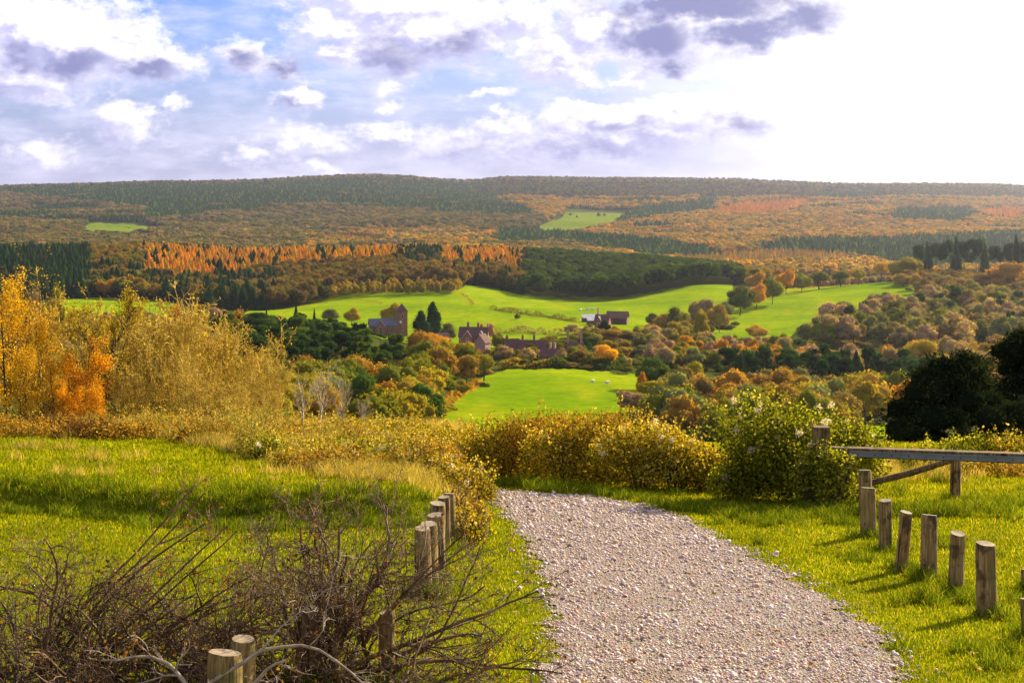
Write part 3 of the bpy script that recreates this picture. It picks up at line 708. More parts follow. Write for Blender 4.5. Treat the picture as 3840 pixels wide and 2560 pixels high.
# ------------------------------------------------------------------ mid distance trees, one by one
g1 = 'trees round the village and the pastures'
HAND = [
 (902, 687, 56, 850, 'round', 'goldolive', 'golden olive tree standing behind the church tower'),
 (808, 703, 42, 850, 'round', 'gold', 'bright golden tree on the pasture left of the church'),
 (760, 706, 50, 860, 'round', 'greyolive', 'pale green tree beside the golden tree left of the church'),
 (968, 714, 38, 760, 'yewish', 'dkgreen', 'lower dark yew right of the church tower'),
 (994, 695, 40, 770, 'yewish', 'dkgreen', 'taller dark yew right of the church tower'),
 (1028, 738, 48, 735, 'round', 'greyolive', 'grey green tree at the right foot of the churchyard yews'),
 (985, 760, 112, 640, 'round', 'orange', 'broad glowing orange beech below the church'),
 (1072, 790, 60, 590, 'round', 'red', 'russet red tree beside the orange beech'),
 (1020, 800, 80, 570, 'round', 'olive', 'olive tree in front of the orange beech'),
 (1112, 806, 62, 490, 'oak', 'goldolive', 'golden oak with dark trunk at the corner of the bright pasture'),
 (1064, 812, 60, 520, 'round', 'olive', 'olive tree just left of the corner oak'),
 (1128, 735, 26, 735, 'narrow', 'pinkbrown', 'thin pink tree behind the brick house gable'),
 (1108, 738, 24, 745, 'round', 'ochre', 'small ochre tree behind the brick house roof'),
 (1392, 786, 58, 548, 'round', 'yellow', 'bright yellow orange tree at the top edge of the pasture'),
 (1438, 832, 44, 530, 'round', 'olive', 'olive tree right of the bright yellow tree'),
 (1500, 816, 84, 470, 'round', 'green', 'large dark green tree at the right edge of the pasture'),
 (1473, 852, 36, 440, 'narrow', 'orange', 'slim orange tree in front of the large dark green tree'),
 (1446, 893, 72, 395, 'round', 'pinkbrown', 'pinkish bare crowned tree at the lower right of the pasture'),
 (1352, 757, 64, 650, 'round', 'olive', 'olive tree below the farm house'),
 (1388, 735, 30, 760, 'yewish', 'dkgreen', 'dark evergreen beside the farm house'),
 (1312, 742, 44, 760, 'round', 'tan', 'tan rounded bush tree left of the farm house'),
 (1412, 752, 70, 690, 'round', 'rust', 'rusty tree between the farm and the yellow tree'),
 (1450, 752, 70, 680, 'round', 'brown', 'brown tree right of the farm lane'),
 (1300, 765, 64, 640, 'round', 'olive', 'olive tree above the tall chimneys'),
 (1338, 776, 46, 615, 'yewish', 'dkgreen', 'dark evergreen left of the bright yellow tree'),
 (1234, 822, 42, 545, 'yewish', 'dkgreen', 'dark rounded evergreen at the top edge of the pasture'),
 (1160, 790, 50, 570, 'round', 'tan', 'pale tan tree right of the corner oak'),
 (1145, 760, 36, 640, 'round', 'olive', 'small olive tree below the brick house'),
 (1180, 815, 44, 545, 'round', 'gold', 'low golden tree between corner oak and dark evergreen'),
 (1275, 820, 40, 545, 'narrow', 'goldolive', 'golden narrow tree behind the pasture edge'),
 (1310, 830, 44, 542, 'round', 'brown', 'brown tree along the top edge of the pasture'),
 (1345, 835, 44, 542, 'round', 'ochre', 'low ochre tree left of the bright yellow tree'),
 (1262, 768, 52, 660, 'round', 'goldolive', 'golden tree behind the tiled cottage'),
 (1430, 790, 50, 600, 'round', 'ochre', 'ochre tree behind the bright yellow tree'),
 (1470, 790, 60, 620, 'round', 'greyolive', 'grey green tree right behind the bright yellow tree'),
 (1553, 732, 50, 720, 'narrow', 'goldolive', 'golden cone shaped tree below the far pasture'),
 (1611, 700, 52, 705, 'narrow', 'goldolive', 'tall ivy clad golden tree at the corner of the right pasture'),
 (1555, 700, 56, 830, 'round', 'olive', 'olive round tree behind the cone shaped tree'),
 (1612, 680, 62, 860, 'round', 'tan', 'pale brown bare tree behind the ivy clad tree'),
 (1650, 692, 50, 850, 'round', 'ochre', 'ochre hedge tree beside the right pasture'),
 (1702, 648, 70, 950, 'round', 'olive', 'big olive round tree in the hedge of the right pasture'),
 (1738, 645, 46, 985, 'round', 'orange', 'orange tree next to the big olive hedge tree'),
 (1775, 632, 50, 1010, 'round', 'olive', 'green tree beyond the orange hedge tree'),
 (1668, 690, 40, 930, 'round', 'greyolive', 'low grey bush tree at the foot of the pasture hedge'),
 (1735, 618, 50, 1120, 'round', 'rust', 'rusty tree at the end of the pine wood'),
 (1805, 610, 52, 1090, 'round', 'orange', 'orange crowned tree on the crest above the right pasture'),
 (1842, 622, 44, 1110, 'round', 'olive', 'olive tree second along the crest of the right pasture'),
 (1880, 618, 60, 1140, 'oak', 'olive', 'broad olive oak in the middle of the crest of the right pasture'),
 (1930, 616, 50, 1150, 'oak', 'olive', 'olive tree left of the gap on the crest of the right pasture'),
 (1972, 614, 40, 1150, 'oak', 'goldolive', 'small golden oak by the gap on the crest'),
 (2024, 598, 48, 1180, 'oak', 'ochre', 'ochre oak left of the tall conifers on the crest'),
 (2082, 582, 80, 1150, 'round', 'goldolive', 'large golden tree in front of the tall conifers'),
 (2075, 625, 60, 1080, 'round', 'ochre', 'ochre tree at the upper corner of the right pasture'),
 (2312, 596, 110, 1050, 'round', 'rust', 'huge rusty beech at the right end of the crest'),
 (2230, 622, 100, 1060, 'round', 'brown', 'brown beech below the tall conifers'),
 (2150, 625, 90, 1080, 'round', 'brown', 'brown beech left of its neighbour below the tall conifers'),
 (2350, 640, 100, 1000, 'round', 'brown', 'brown beech in front of the huge rusty beech'),
 (1736, 742, 54, 800, 'round', 'ochre', 'lone ochre round tree on the right pasture'),
 (1682, 770, 20, 780, 'round', 'tan', 'small round bush left of the lone ochre tree'),
 (2115, 772, 84, 580, 'round', 'gold', 'big yellow crowned tree above the hazy wood'),
 (1955, 812, 60, 560, 'round', 'gold', 'yellow topped tree left of the big yellow crown'),
 (1850, 866, 96, 400, 'oak', 'gold', 'broad golden oak above the vine covered mound'),
 (2040, 840, 92, 430, 'round', 'olive', 'large olive beech with orange top left of the dark yew'),
 (2080, 866, 76, 400, 'round', 'orange', 'orange beech beside the dark yew'),
 (1962, 850, 60, 440, 'round', 'brown', 'brown beech left of the large olive beech'),
 (1745, 885, 80, 395, 'round', 'rust', 'rusty tree left of the broad golden oak'),
 (1592, 822, 66, 470, 'round', 'goldolive', 'golden green tree between pasture and conifers'),
 (1622, 868, 50, 430, 'round', 'orange', 'glowing orange tree left of the conifer row'),
 (1560, 905, 70, 370, 'round', 'rust', 'russet tree below the golden green tree'),
 (1640, 905, 70, 370, 'round', 'ochre', 'ochre tree below the glowing orange tree'),
 (130, 648, 46, 520, 'round', 'goldolive', 'olive tree rising behind the orange aspens'),
 (80, 658, 60, 540, 'round', 'tan', 'tan tree rising behind the orange aspens'),
 (408, 692, 62, 480, 'round', 'orange', 'pale orange tree behind the twiggy trees'),
 (456, 686, 26, 560, 'narrow', 'ochre', 'slim ochre tree beside the dark pines'),
 (370, 715, 50, 500, 'round', 'rust', 'rusty tree left of the pale orange tree'),
 (500, 700, 50, 640, 'round', 'pinkbrown', 'pinkish tree behind the dark pines'),
 (545, 708, 40, 660, 'round', 'orange', 'small orange tree behind the dark pines'),
 (320, 712, 40, 560, 'round', 'ochre', 'ochre tree in front of the left pasture'),
 (440, 705, 30, 540, 'conifer', 'dkgreen', 'small dark fir by the slim ochre tree'),
 (612, 700, 18, 640, 'conifer', 'dkgreen', 'dark fir tip over the pine wood, leftmost of three'),
 (680, 697, 34, 640, 'conifer', 'dkgreen', 'larger dark fir over the pine wood, middle of three'),
 (722, 706, 26, 640, 'conifer', 'dkgreen', 'dark fir over the pine wood, rightmost of three'),
 (895, 828, 110, 420, 'round', 'rust', 'broad rusty crown below the dark pines'),
 (960, 806, 90, 455, 'round', 'olive', 'olive crown below the orange beech'),
 (1010, 832, 86, 430, 'round', 'olive', 'dark olive oak with visible trunk by the pasture'),
 (870, 876, 100, 370, 'round', 'orange', 'orange and tan crown in the middle of the slope wood'),
 (940, 890, 96, 330, 'oak', 'olive', 'green oak with bare trunk at the left tip of the pasture'),
 (800, 930, 90, 300, 'round', 'brown', 'brown crown low in the slope wood'),
 (880, 930, 80, 300, 'round', 'olive', 'olive crown low in the slope wood'),
 (690, 960, 90, 220, 'round', 'goldolive', 'olive gold crown right of the twiggy trees'),
 (650, 880, 70, 330, 'round', 'goldolive', 'yellow green crown behind the twiggy trees'),
 (1060, 870, 44, 440, 'round', 'goldolive', 'small golden tree left of the corner oak trunk'),
 (845, 752, 40, 690, 'pine', 'dkgreen', 'dark pine hiding the left foot of the church'),
 (874, 766, 36, 690, 'pine', 'pine', 'pine in front of the church transept'),
 (905, 770, 34, 700, 'pine', 'dkgreen', 'dark pine in front of the church tower foot'),
 (930, 960, 40, 290, 'yewish', 'dkgreen', 'dark little evergreen at the left tip of the pasture')]
for (X, TP, W, dep, kd_, cl_, lb) in HAND: treeT(X, TP, W, dep, kd_, cl_, lb, g1)
for i, (X, TP) in enumerate([(2112, 562), (2130, 552), (2150, 560), (2172, 548), (2196, 541), (2214, 552), (2242, 545), (2262, 556), (2285, 566), (2318, 560), (2334, 536), (2350, 552)]):
    treeT(X, TP, 50, 1200 + (i % 3) * 25, 'conifer' if i % 3 == 1 else 'pine', 'dkgreen', 'tall dark conifer on the right crest, %s from the left' % ['first', 'second', 'third', 'fourth', 'fifth', 'sixth', 'seventh', 'eighth', 'ninth', 'tenth', 'eleventh', 'twelfth'][i], 'tall conifers on the right crest')

ORD = ['first', 'second', 'third', 'fourth', 'fifth', 'sixth', 'seventh', 'eighth', 'ninth', 'tenth', 'eleventh', 'twelfth', 'thirteenth', 'fourteenth']
FILLS = []
def fill(poly, sp, spec, phrase, stuffname, hs, ws=(.85, 1.15), share=.5):
    """poly in (large-print x, depth): wood of single trees, the smallest of them joined later"""
    y0, y1 = min(b for _, b in poly), max(b for _, b in poly)
    P2 = grid_points(y0, y1, sp, sp, min(a for a, _ in poly) * K - 4, max(a for a, _ in poly) * K + 4)
    q = (P2[:, 0] / P2[:, 1] * F + 512) / K
    P2 = P2[in_poly(q, P2[:, 1], poly)]
    T_ = []
    for x, y in P2.tolist():
        if any(abs(x - hx) < hw * .42 and abs(y - hy) < hw * .8 for hx, hy, hw in HANDPOS): continue
        kd_, cl_ = rnd.choice(spec); h = rnd.uniform(*hs)
        wd = h * (rnd.uniform(.6, .8) if kd_ in ('pine', 'conifer') else rnd.uniform(*ws))
        vis = abs(x / y * F) < 530
        T_.append([x, y, h, wd, kd_, cl_, rnd.random() < share and vis])
    FILLS.append((T_, phrase, stuffname))
def finish_fills():
    for T_, phrase, stuffname in FILLS:
        single = sorted([q for q in T_ if q[6]], key=lambda a: a[1]); rest = [q for q in T_ if not q[6]]
        per = 12; nr = (len(single) + per - 1) // per
        for ri in range(nr):
            rw = sorted(single[ri * per:(ri + 1) * per], key=lambda a: a[0] / a[1])
            rn_ = 'front row' if ri == 0 else ('back row' if ri == nr - 1 else ORD[ri] + ' row')
            for ci, (x, y, h, wd, kd_, cl_, _) in enumerate(rw):
                tree(x, y, h, wd, kd_, cl_, '%s %s, %s from left, %s, %s' % (CNAME[cl_], KSHORT[kd_], ORD[ci], rn_, phrase))
        if rest:
            ks = sorted(set(q[4] for q in rest)); V_ = sum([KIND_WOOD[k] for k in ks], []); off = {}
            o_ = 0
            for k in ks: off[k] = o_; o_ += len(KIND_WOOD[k])
            idx = np.array([off[q[4]] + rnd.randrange(len(KIND_WOOD[q[4]])) for q in rest])
            X = np.array([[q[0], q[1]] for q in rest]); z = terr(X[:, 0], X[:, 1])
            sc_ = np.array([[q[3], q[3], q[2]] for q in rest]); cc = np.array([C[q[5]] for q in rest]) * rng.uniform(.85, 1.15, (len(rest), 1))
            gn_scatter(stuffname, np.concatenate([X, z[:, None] - .3], 1), rng.uniform(0, 6.28, len(rest)), sc_, cc, V_, 'trees filling ' + phrase, idx=idx)
        # undergrowth: low bushes between the trunks
        X = np.array([[q[0] + rnd.uniform(-6, 6), q[1] + rnd.uniform(-6, 6)] for q in T_ for _ in range(2)]); n = len(X)
        z = terr(X[:, 0], X[:, 1]); h = rng.uniform(3, 5.5, n)
        cc = PAL('olive', 'brown', 'greyolive', 'goldolive', 'green')[rng.integers(0, 5, n)]
        gn_scatter('undergrowth', np.concatenate([X, z[:, None] - 1.0], 1), rng.uniform(0, 6.28, n), np.stack([h * 1.9, h * 1.9, h], 1), cc, KIND_WOOD['round'], 'bushy undergrowth below ' + phrase)
KSHORT = dict(round='round tree', oak='spreading oak', narrow='narrow tree', pine='flat topped pine', conifer='pointed conifer', yewish='dark evergreen')
HANDPOS = [((X * K - 512) / F * dep, dep, W * K / F * dep) for (X, TP, W, dep, *_r) in HAND]
# pine wood left of the church
fill([(470, 600), (520, 470), (700, 430), (930, 460), (930, 515), (860, 545), (790, 590), (640, 640), (540, 650)], 10, [('pine', 'pine'), ('pine', 'dkgreen'), ('pine', 'green')], 'pines below the church', 'pine_wood_below_the_church', (11, 14), share=.5)
# slope wood left of the near pasture
fill([(600, 420), (640, 240), (960, 250), (985, 330), (1000, 400), (1080, 470), (1090, 540), (960, 560), (940, 450), (700, 405)], 12, [('round', 'olive'), ('round', 'goldolive'), ('round', 'rust'), ('round', 'green'), ('oak', 'olive'), ('round', 'olive'), ('oak', 'goldolive')], 'slope wood', 'broadleaf_wood_on_the_near_slope', (10, 15), share=.6)
fill([(60, 640), (60, 330), (600, 330), (560, 450), (470, 560), (440, 660)], 12, [('round', 'olive'), ('round', 'tan'), ('round', 'goldolive'), ('round', 'rust')], 'wood behind the aspens', 'wood_behind_the_aspens', (9, 12), share=.12)
fill([(130, 250), (200, 160), (620, 130), (660, 230), (600, 330), (300, 330)], 10, [('round', 'olive'), ('round', 'goldolive'), ('round', 'rust'), ('round', 'green')], 'trees behind the twiggy trees', 'trees_behind_the_twiggy_trees', (7, 9), share=.3)
# hazy wood on the right
fill([(1840, 780), (1900, 850), (2000, 900), (2250, 1000), (2420, 1000), (2420, 740), (2200, 700), (1850, 700)], 15, [('round', 'greyolive'), ('round', 'tan'), ('round', 'olive'), ('round', 'brown'), ('narrow', 'greyolive'), ('pine', 'pine'), ('round', 'pinkbrown')], 'hazy right wood', 'hazy_wood_under_the_right_crest', (13, 18), share=.3)
# conifer belt and autumn wood right of the near pasture
fill([(1670, 520), (1680, 480), (2160, 470), (2200, 530), (1900, 540)], 9, [('pine', 'dkgreen'), ('conifer', 'dkgreen'), ('pine', 'pine')], 'dark conifer belt', 'dark_conifer_belt', (12, 15), share=.4)
fill([(1530, 440), (1480, 350), (1500, 290), (1960, 290), (1960, 370), (2120, 380), (2120, 450), (1660, 455)], 12.5, [('round', 'rust'), ('round', 'ochre'), ('round', 'brown'), ('oak', 'goldolive'), ('round', 'olive'), ('round', 'greyolive')], 'wood behind the clematis mound', 'autumn_wood_behind_the_mound', (10, 15), share=.45)
fill([(1500, 560), (1460, 640), (1500, 760), (1600, 690), (1800, 690), (1830, 600), (2160, 620), (2160, 570), (1700, 550)], 12, [('round', 'pinkbrown'), ('round', 'tan'), ('round', 'olive'), ('round', 'orange'), ('round', 'greyolive')], 'wood below the right pasture', 'wood_below_the_right_pasture', (8, 11), share=.25)
fill([(1140, 640), (1140, 545), (1440, 545), (1480, 640), (1480, 760), (1320, 740), (1290, 620)], 12, [('round', 'olive'), ('round', 'tan'), ('round', 'goldolive'), ('round', 'brown')], 'village trees', 'village_garden_trees', (5, 8), share=.6)
fill([(2160, 560), (2160, 380), (2420, 380), (2420, 690), (2160, 690)], 13, [('round', 'ochre'), ('round', 'tan'), ('round', 'brown')], 'wood beyond the dark yew', 'wood_beyond_the_yew', (9, 12), share=.2)
fill([(2070, 1060), (2130, 1000), (2430, 950), (2430, 1290), (2080, 1190)], 13, [('round', 'brown'), ('round', 'rust'), ('round', 'brown')], 'beeches below the crest conifers', 'beeches_on_the_crest', (10, 14), share=.2)
fill([(1490, 860), (1540, 780), (1600, 760), (1640, 850), (1690, 930), (1650, 960), (1560, 900)], 12, [('round', 'ochre'), ('round', 'tan'), ('round', 'olive')], 'hedge of the right pasture', 'hedge_trees_of_the_right_pasture', (7, 10), share=.4)
finish_fills()

# ------------------------------------------------------------------ village
M['brick'] = solid_mat('red_brick', [(.3, (.20, .075, .05)), (.6, (.32, .13, .085)), (.8, (.38, .19, .13))], .8)
M['brick_pale'] = solid_mat('weathered_brick', [(.3, (.36, .19, .14)), (.7, (.50, .30, .23))], .8)
M['slate'] = solid_mat('slate_roof', [(.3, (.10, .095, .11)), (.7, (.18, .17, .20))], .6, rough=.7, spec=.2, stretch=(1, 1, 5))
M['tile'] = solid_mat('roof_tiles', [(.3, (.09, .045, .035)), (.7, (.19, .095, .07))], .7, stretch=(1, 1, 6))
M['stone'] = solid_mat('pale_stone', [(.3, (.45, .42, .36)), (.7, (.62, .58, .5))], 1)
M['glass'] = solid_mat('window_glass', [(.3, (.02, .025, .03)), (.7, (.05, .055, .06))], 1, rough=.1, spec=.8, bump=0)
M['barn'] = solid_mat('barn_boards', [(.3, (.10, .06, .04)), (.7, (.2, .12, .08))], 1)
M['sheet_roof'] = solid_mat('sheet_roofing', [(.3, (.28, .28, .29)), (.7, (.42, .42, .42))], .4, rough=.4)
M['white'] = solid_mat('white_paint', [(.3, (.72, .72, .7)), (.7, (.82, .82, .8))], 1)
M['wool'] = solid_mat('wool', [(.3, (.55, .52, .44)), (.7, (.75, .72, .64))], 3)
M['blue'] = solid_mat('blue_sheet', [(.3, (.03, .05, .16)), (.7, (.05, .08, .24))], 1)
def gable(name, mat, parent, x0, x1, y0, y1, z0, zr, axis='x', over=.4, thick=.25):
    g = Geo()
    if axis == 'x':
        ym = (y0 + y1) / 2
        for s_ in (-1, 1):
            ye = (y0 - over) if s_ < 0 else (y1 + over); k = (zr - z0) / ((y1 - y0) / 2); ze = z0 - over * k
            a = [(x0 - over, ye, ze), (x1 + over, ye, ze), (x1 + over, ym, zr), (x0 - over, ym, zr)]
            g.add(a + [(p[0], p[1], p[2] + thick) for p in a], [(0, 1, 2, 3), (7, 6, 5, 4), (0, 4, 5, 1), (1, 5, 6, 2), (2, 6, 7, 3), (3, 7, 4, 0)])
    else:
        xm = (x0 + x1) / 2
        for s_ in (-1, 1):
            xe = (x0 - over) if s_ < 0 else (x1 + over); k = (zr - z0) / ((x1 - x0) / 2); ze = z0 - over * k
            a = [(xe, y0 - over, ze), (xe, y1 + over, ze), (xm, y1 + over, zr), (xm, y0 - over, zr)]
            g.add(a + [(p[0], p[1], p[2] + thick) for p in a], [(0, 1, 2, 3), (7, 6, 5, 4), (0, 4, 5, 1), (1, 5, 6, 2), (2, 6, 7, 3), (3, 7, 4, 0)])
    return g.build(name, mat, parent)
def walls(name, mat, parent, x0, x1, y0, y1, z0, z1, zr=None, axis='x'):
    g = Geo(); g.box(x0, x1, y0, y1, z0, z1)
    if zr:
        if axis == 'x':
            ym = (y0 + y1) / 2
            for x in (x0, x1):
                d = .3 if x == x0 else -.3
                g.add([(x, y0, z1), (x, y1, z1), (x, ym, zr), (x + d, y0, z1), (x + d, y1, z1), (x + d, ym, zr)], [(0, 1, 2), (5, 4, 3), (0, 3, 4, 1), (1, 4, 5, 2), (2, 5, 3, 0)])
        else:
            xm = (x0 + x1) / 2
            for y in (y0, y1):
                d = .3 if y == y0 else -.3
                g.add([(x0, y, z1), (x1, y, z1), (xm, y, zr), (x0, y + d, z1), (x1, y + d, z1), (xm, y + d, zr)], [(0, 1, 2), (5, 4, 3), (0, 3, 4, 1), (1, 4, 5, 2), (2, 5, 3, 0)])
    return g.build(name, mat, parent)
def window(parent, x, y, z, w_, h, facing='y', frame='stone'):
    """window proud of the wall: frame and pane"""
    g = Geo(); p = Geo()
    if facing == 'y':
        for a in ((x - w_ / 2 - .12, x + w_ / 2 + .12, y - .08, y, z - .12, z), (x - w_ / 2 - .12, x + w_ / 2 + .12, y - .08, y, z + h, z + h + .12), (x - w_ / 2 - .12, x - w_ / 2, y - .08, y, z, z + h), (x + w_ / 2, x + w_ / 2 + .12, y - .08, y, z, z + h)): g.box(*a)
        p.box(x - w_ / 2, x + w_ / 2, y - .04, y, z, z + h)
    else:
        for a in ((x, x + .08, y - w_ / 2 - .12, y + w_ / 2 + .12, z - .12, z), (x, x + .08, y - w_ / 2 - .12, y + w_ / 2 + .12, z + h, z + h + .12), (x, x + .08, y - w_ / 2 - .12, y - w_ / 2, z, z + h), (x, x + .08, y + w_ / 2, y + w_ / 2 + .12, z, z + h)): g.box(*a)
        p.box(x, x + .04, y - w_ / 2, y + w_ / 2, z, z + h)
    f = g.build('window', M[frame], parent); p.build('pane', M['glass'], f)
def chimney(parent, x, y, z0, z1, w_=1.0, mat='brick', roof=None):
    g = Geo(); g.box(x - w_ / 2, x + w_ / 2, y - w_ / 2, y + w_ / 2, z0, z1); g.box(x - w_ / 2 - .12, x + w_ / 2 + .12, y - w_ / 2 - .12, y + w_ / 2 + .12, z1, z1 + .3)
    for dx in (-.22, .22): g.box(x + dx * w_ - .14, x + dx * w_ + .14, y - .14, y + .14, z1 + .3, z1 + .9)
    g.build('chimney', M[mat], parent)
# church
x, y, z = spot(388, 800); x = (369 - 512) / F * 800
ch = empty('church', (x, y, z), 'red brick church with square tower and slate roof below the pasture', 'church', rz=math.radians(10))
walls('nave', M['brick'], ch, 0, 15.5, -4.5, 4.5, -2, 6.2, 9.6)
gable('nave_roof', M['slate'], ch, 0, 15.5, -4.5, 4.5, 6.2, 9.6)
walls('transept', M['brick'], ch, 3.2, 8.6, -7.5, -4.4, -2, 5.8, 9.2, 'y')
gable('transept_roof', M['slate'], ch, 3.2, 8.6, -7.5, -1, 5.8, 9.2, 'y', over=.3)
g = Geo(); g.beam((8.9, -7.9, 5.6), (5.9, -7.9, 9.45), .3, .5, (0, 1, 0)); g.build('gable_coping', M['stone'], ch)
walls('tower', M['brick'], ch, 15.5, 21.4, -3.2, 2.7, -2, 13.6)
g = Geo(); g.add([(15.0, -3.7, 13.6), (21.9, -3.7, 13.6), (21.9, 3.2, 13.6), (15.0, 3.2, 13.6), (18.45, -.25, 18.2)], [(3, 2, 1, 0), (0, 1, 4), (1, 2, 4), (2, 3, 4), (3, 0, 4)]); g.build('tower_roof', M['tile'], ch)
for i in range(3): window(ch, 10.2 + 1.9 * i, -4.5, 2.2, .7, 2.8)
window(ch, 5.9, -7.5, 2.0, 1.6, 3.6); window(ch, 18.45, -3.2, 10, .9, 2.2); window(ch, 18.45, -3.2, 3.6, .7, 1.8)
window(ch, 21.4, -.25, 10, .9, 2.2, 'x'); window(ch, 21.4, -.25, 5, .7, 1.8, 'x')
g = Geo()
for xx in (9.2, 11.2, 13.1): g.box(xx - .25, xx + .25, -5.2, -4.5, -1, 4.8)
g.build('buttress', M['brick'], ch)
g = Geo()
ring = [(17.6 + .7 * math.cos(a * .524), -3.3, 7.9 + .7 * math.sin(a * .524)) for a in range(12)]
g.add(ring, [tuple(range(12))]); g.build('clock_face', M['white'], ch)
# big house with red chimneys
x, y, z = spot(460, 725)
h1 = empty('brick_house', (x, y, z), 'red brick house with two tall red chimneys right of the church', 'house', rz=math.radians(-8))
walls('wall', M['brick'], h1, 0, 14.5, -3.6, 3.6, -1, 5.2, 9.4)
gable('roof', M['tile'], h1, 0, 14.5, -3.6, 3.6, 5.2, 9.4)
for (a, b) in ((2.6, 7.0), (10.0, 13.6)):
    walls('gable_wall', M['brick'], h1, a, b, -5.6, -3.5, -1, 5.0, 7.9, 'y'); gable('gable_roof', M['tile'], h1, a, b, -5.6, -1, 5.0, 7.9, 'y', over=.3)
    g = Geo(); g.beam((b + .35, -6.0, 4.7), ((a + b) / 2, -6.0, 8.2), .12, .35, (0, 1, 0)); g.beam((a - .35, -6.0, 4.7), ((a + b) / 2, -6.0, 8.2), .12, .35, (0, 1, 0)); g.build('bargeboard', M['white'], h1)
    window(h1, (a + b) / 2, -5.6, 3.0, 1.2, 1.3, frame='white'); window(h1, (a + b) / 2, -5.6, .5, 1.4, 1.4, frame='white')
for xx in (1.2, 8.5): window(h1, xx, -3.6, 2.9, 1.0, 1.2, frame='white')
chimney(h1, 4.2, .4, 8, 11.4, 1.2, 'brick'); chimney(h1, 9.4, .4, 8, 11.2, 1.1, 'brick'); chimney(h1, 14.0, 2.4, 4, 10.6, .9, 'brick_pale')
# farm
x, y, z = spot(596, 800)
hb = empty('farmhouse', (x, y, z), 'brick farmhouse with a steep gable and one tall chimney beside the farm sheds', 'house', rz=math.radians(-20))
walls('wall', M['brick'], hb, 0, 8, -3, 3, -1, 5, 8.6); gable('roof', M['tile'], hb, 0, 8, -3, 3, 5, 8.6)
walls('gable_wall', M['brick'], hb, 1, 5, -5, -2.9, -1, 4.8, 8.0, 'y'); gable('gable_roof', M['tile'], hb, 1, 5, -5, 0, 4.8, 8.0, 'y', over=.3)
g = Geo(); g.beam((5.4, -5.4, 4.5), (3, -5.4, 8.3), .12, .35, (0, 1, 0)); g.build('bargeboard', M['white'], hb)
window(hb, 3, -5, 3, 1.2, 1.3, frame='white'); chimney(hb, 1.2, .2, 7, 11.6, .8, 'brick_pale')
x, y, z = spot(607, 850)
bn = empty('barn', (x, y, z), 'open fronted dark barn at the edge of the far pasture', 'barn', rz=math.radians(-12))
walls('wall', M['barn'], bn, 0, 12, -1, 7, -1, 4.5, 7.5); gable('roof', M['barn'], bn, 0, 12, -1, 7, 4.5, 7.5, over=.6)
g = Geo(); [g.box(xx, xx + .3, -2.2, -1.9, -1, 4.0) for xx in (0, 3.8, 7.8, 11.7)]; g.build('post', M['barn'], bn)
g = Geo(); g.add([(-.4, -2.6, 3.6), (12.4, -2.6, 3.6), (12.4, -.9, 4.4), (-.4, -.9, 4.4), (-.4, -2.6, 3.8), (12.4, -2.6, 3.8), (12.4, -.9, 4.6), (-.4, -.9, 4.6)], [(0, 3, 2, 1), (4, 5, 6, 7), (0, 1, 5, 4), (1, 2, 6, 5), (2, 3, 7, 6), (3, 0, 4, 7)]); g.build('lean_to_roof', M['tile'], bn)
for i, (px_, dp, ln) in enumerate(((583, 860, 13), (588, 835, 9))):
    x, y, z = spot(px_, dp)
    sh = empty('farm_shed', (x, y, z), ('long pale roofed farm shed left of the barn', 'shorter pale roofed farm shed in front of the long one')[i], 'shed', rz=math.radians(6))
    walls('wall', M['barn'], sh, 0, ln, 0, 6, -1, 3.0)
    g = Geo(); g.add([(-.3, -.4, 2.9), (ln + .3, -.4, 2.9), (ln + .3, 6.4, 4.6), (-.3, 6.4, 4.6), (-.3, -.4, 3.1), (ln + .3, -.4, 3.1), (ln + .3, 6.4, 4.8), (-.3, 6.4, 4.8)], [(0, 3, 2, 1), (4, 5, 6, 7), (0, 1, 5, 4), (1, 2, 6, 5), (2, 3, 7, 6), (3, 0, 4, 7)]); g.build('roof', M['sheet_roof'], sh)
# cottages below
def cottage(px_, dp, ln, dpt, hw, hr, lab, rz, chs, roof='tile', wall='brick'):
    x, y, z = spot(px_, dp)
    c = empty('cottage', (x, y, z), lab, 'house', rz=math.radians(rz))
    walls('wall', M[wall], c, 0, ln, 0, dpt, -1, hw, hr); gable('roof', M[roof], c, 0, ln, 0, dpt, hw, hr)
    for k in range(max(1, int(ln / 3.5))): window(c, 1.8 + 3.2 * k, 0, 1.2, 1.0, 1.2, frame='white')
    for (cx, cz, mt) in chs: chimney(c, cx, dpt / 2, hw, cz, .9, mt)
cottage(519, 588, 11, 7, 3.6, 7.6, 'tiled cottage with long dark roof above the hedged pasture edge', -6, [(1.2, 9.2, 'brick'), (6, 9.4, 'brick')])
cottage(506, 592, 6, 6, 4.0, 8.0, 'low tiled cottage left of the long dark roof', 12, [(1, 9, 'brick')])
cottage(540, 566, 8, 6, 2.8, 5.8, 'low roofed cottage with two pale chimneys', -15, [(3.4, 7.6, 'brick_pale'), (5.2, 7.6, 'brick_pale')], roof='tile')
cottage(567, 590, 7, 6, 3.2, 6.5, 'cottage half hidden in trees with two tall pink chimneys', 5, [(.8, 11, 'brick_pale'), (6.4, 11.5, 'brick_pale')])
cottage(485, 650, 5, 6, 4.5, 8, 'small pinkish gabled cottage among the garden trees', 60, [], wall='brick_pale')
cottage(436, 690, 8, 6, 3.5, 7.0, 'pale gabled lodge peeping out above the orange beech', 30, [], wall='brick_pale', roof='tile')
x, y, z = spot(612, 745); g = Geo(); g.box(-3, 3, -2, 2, 0, 2.0); g.add([(-3.2, -2.2, 2.0), (3.2, -2.2, 2.0), (3.2, 2.2, 2.0), (-3.2, 2.2, 2.0), (-3, 0, 2.7), (3, 0, 2.7)], [(0, 1, 5, 4), (2, 3, 4, 5), (1, 2, 5), (3, 0, 4)])
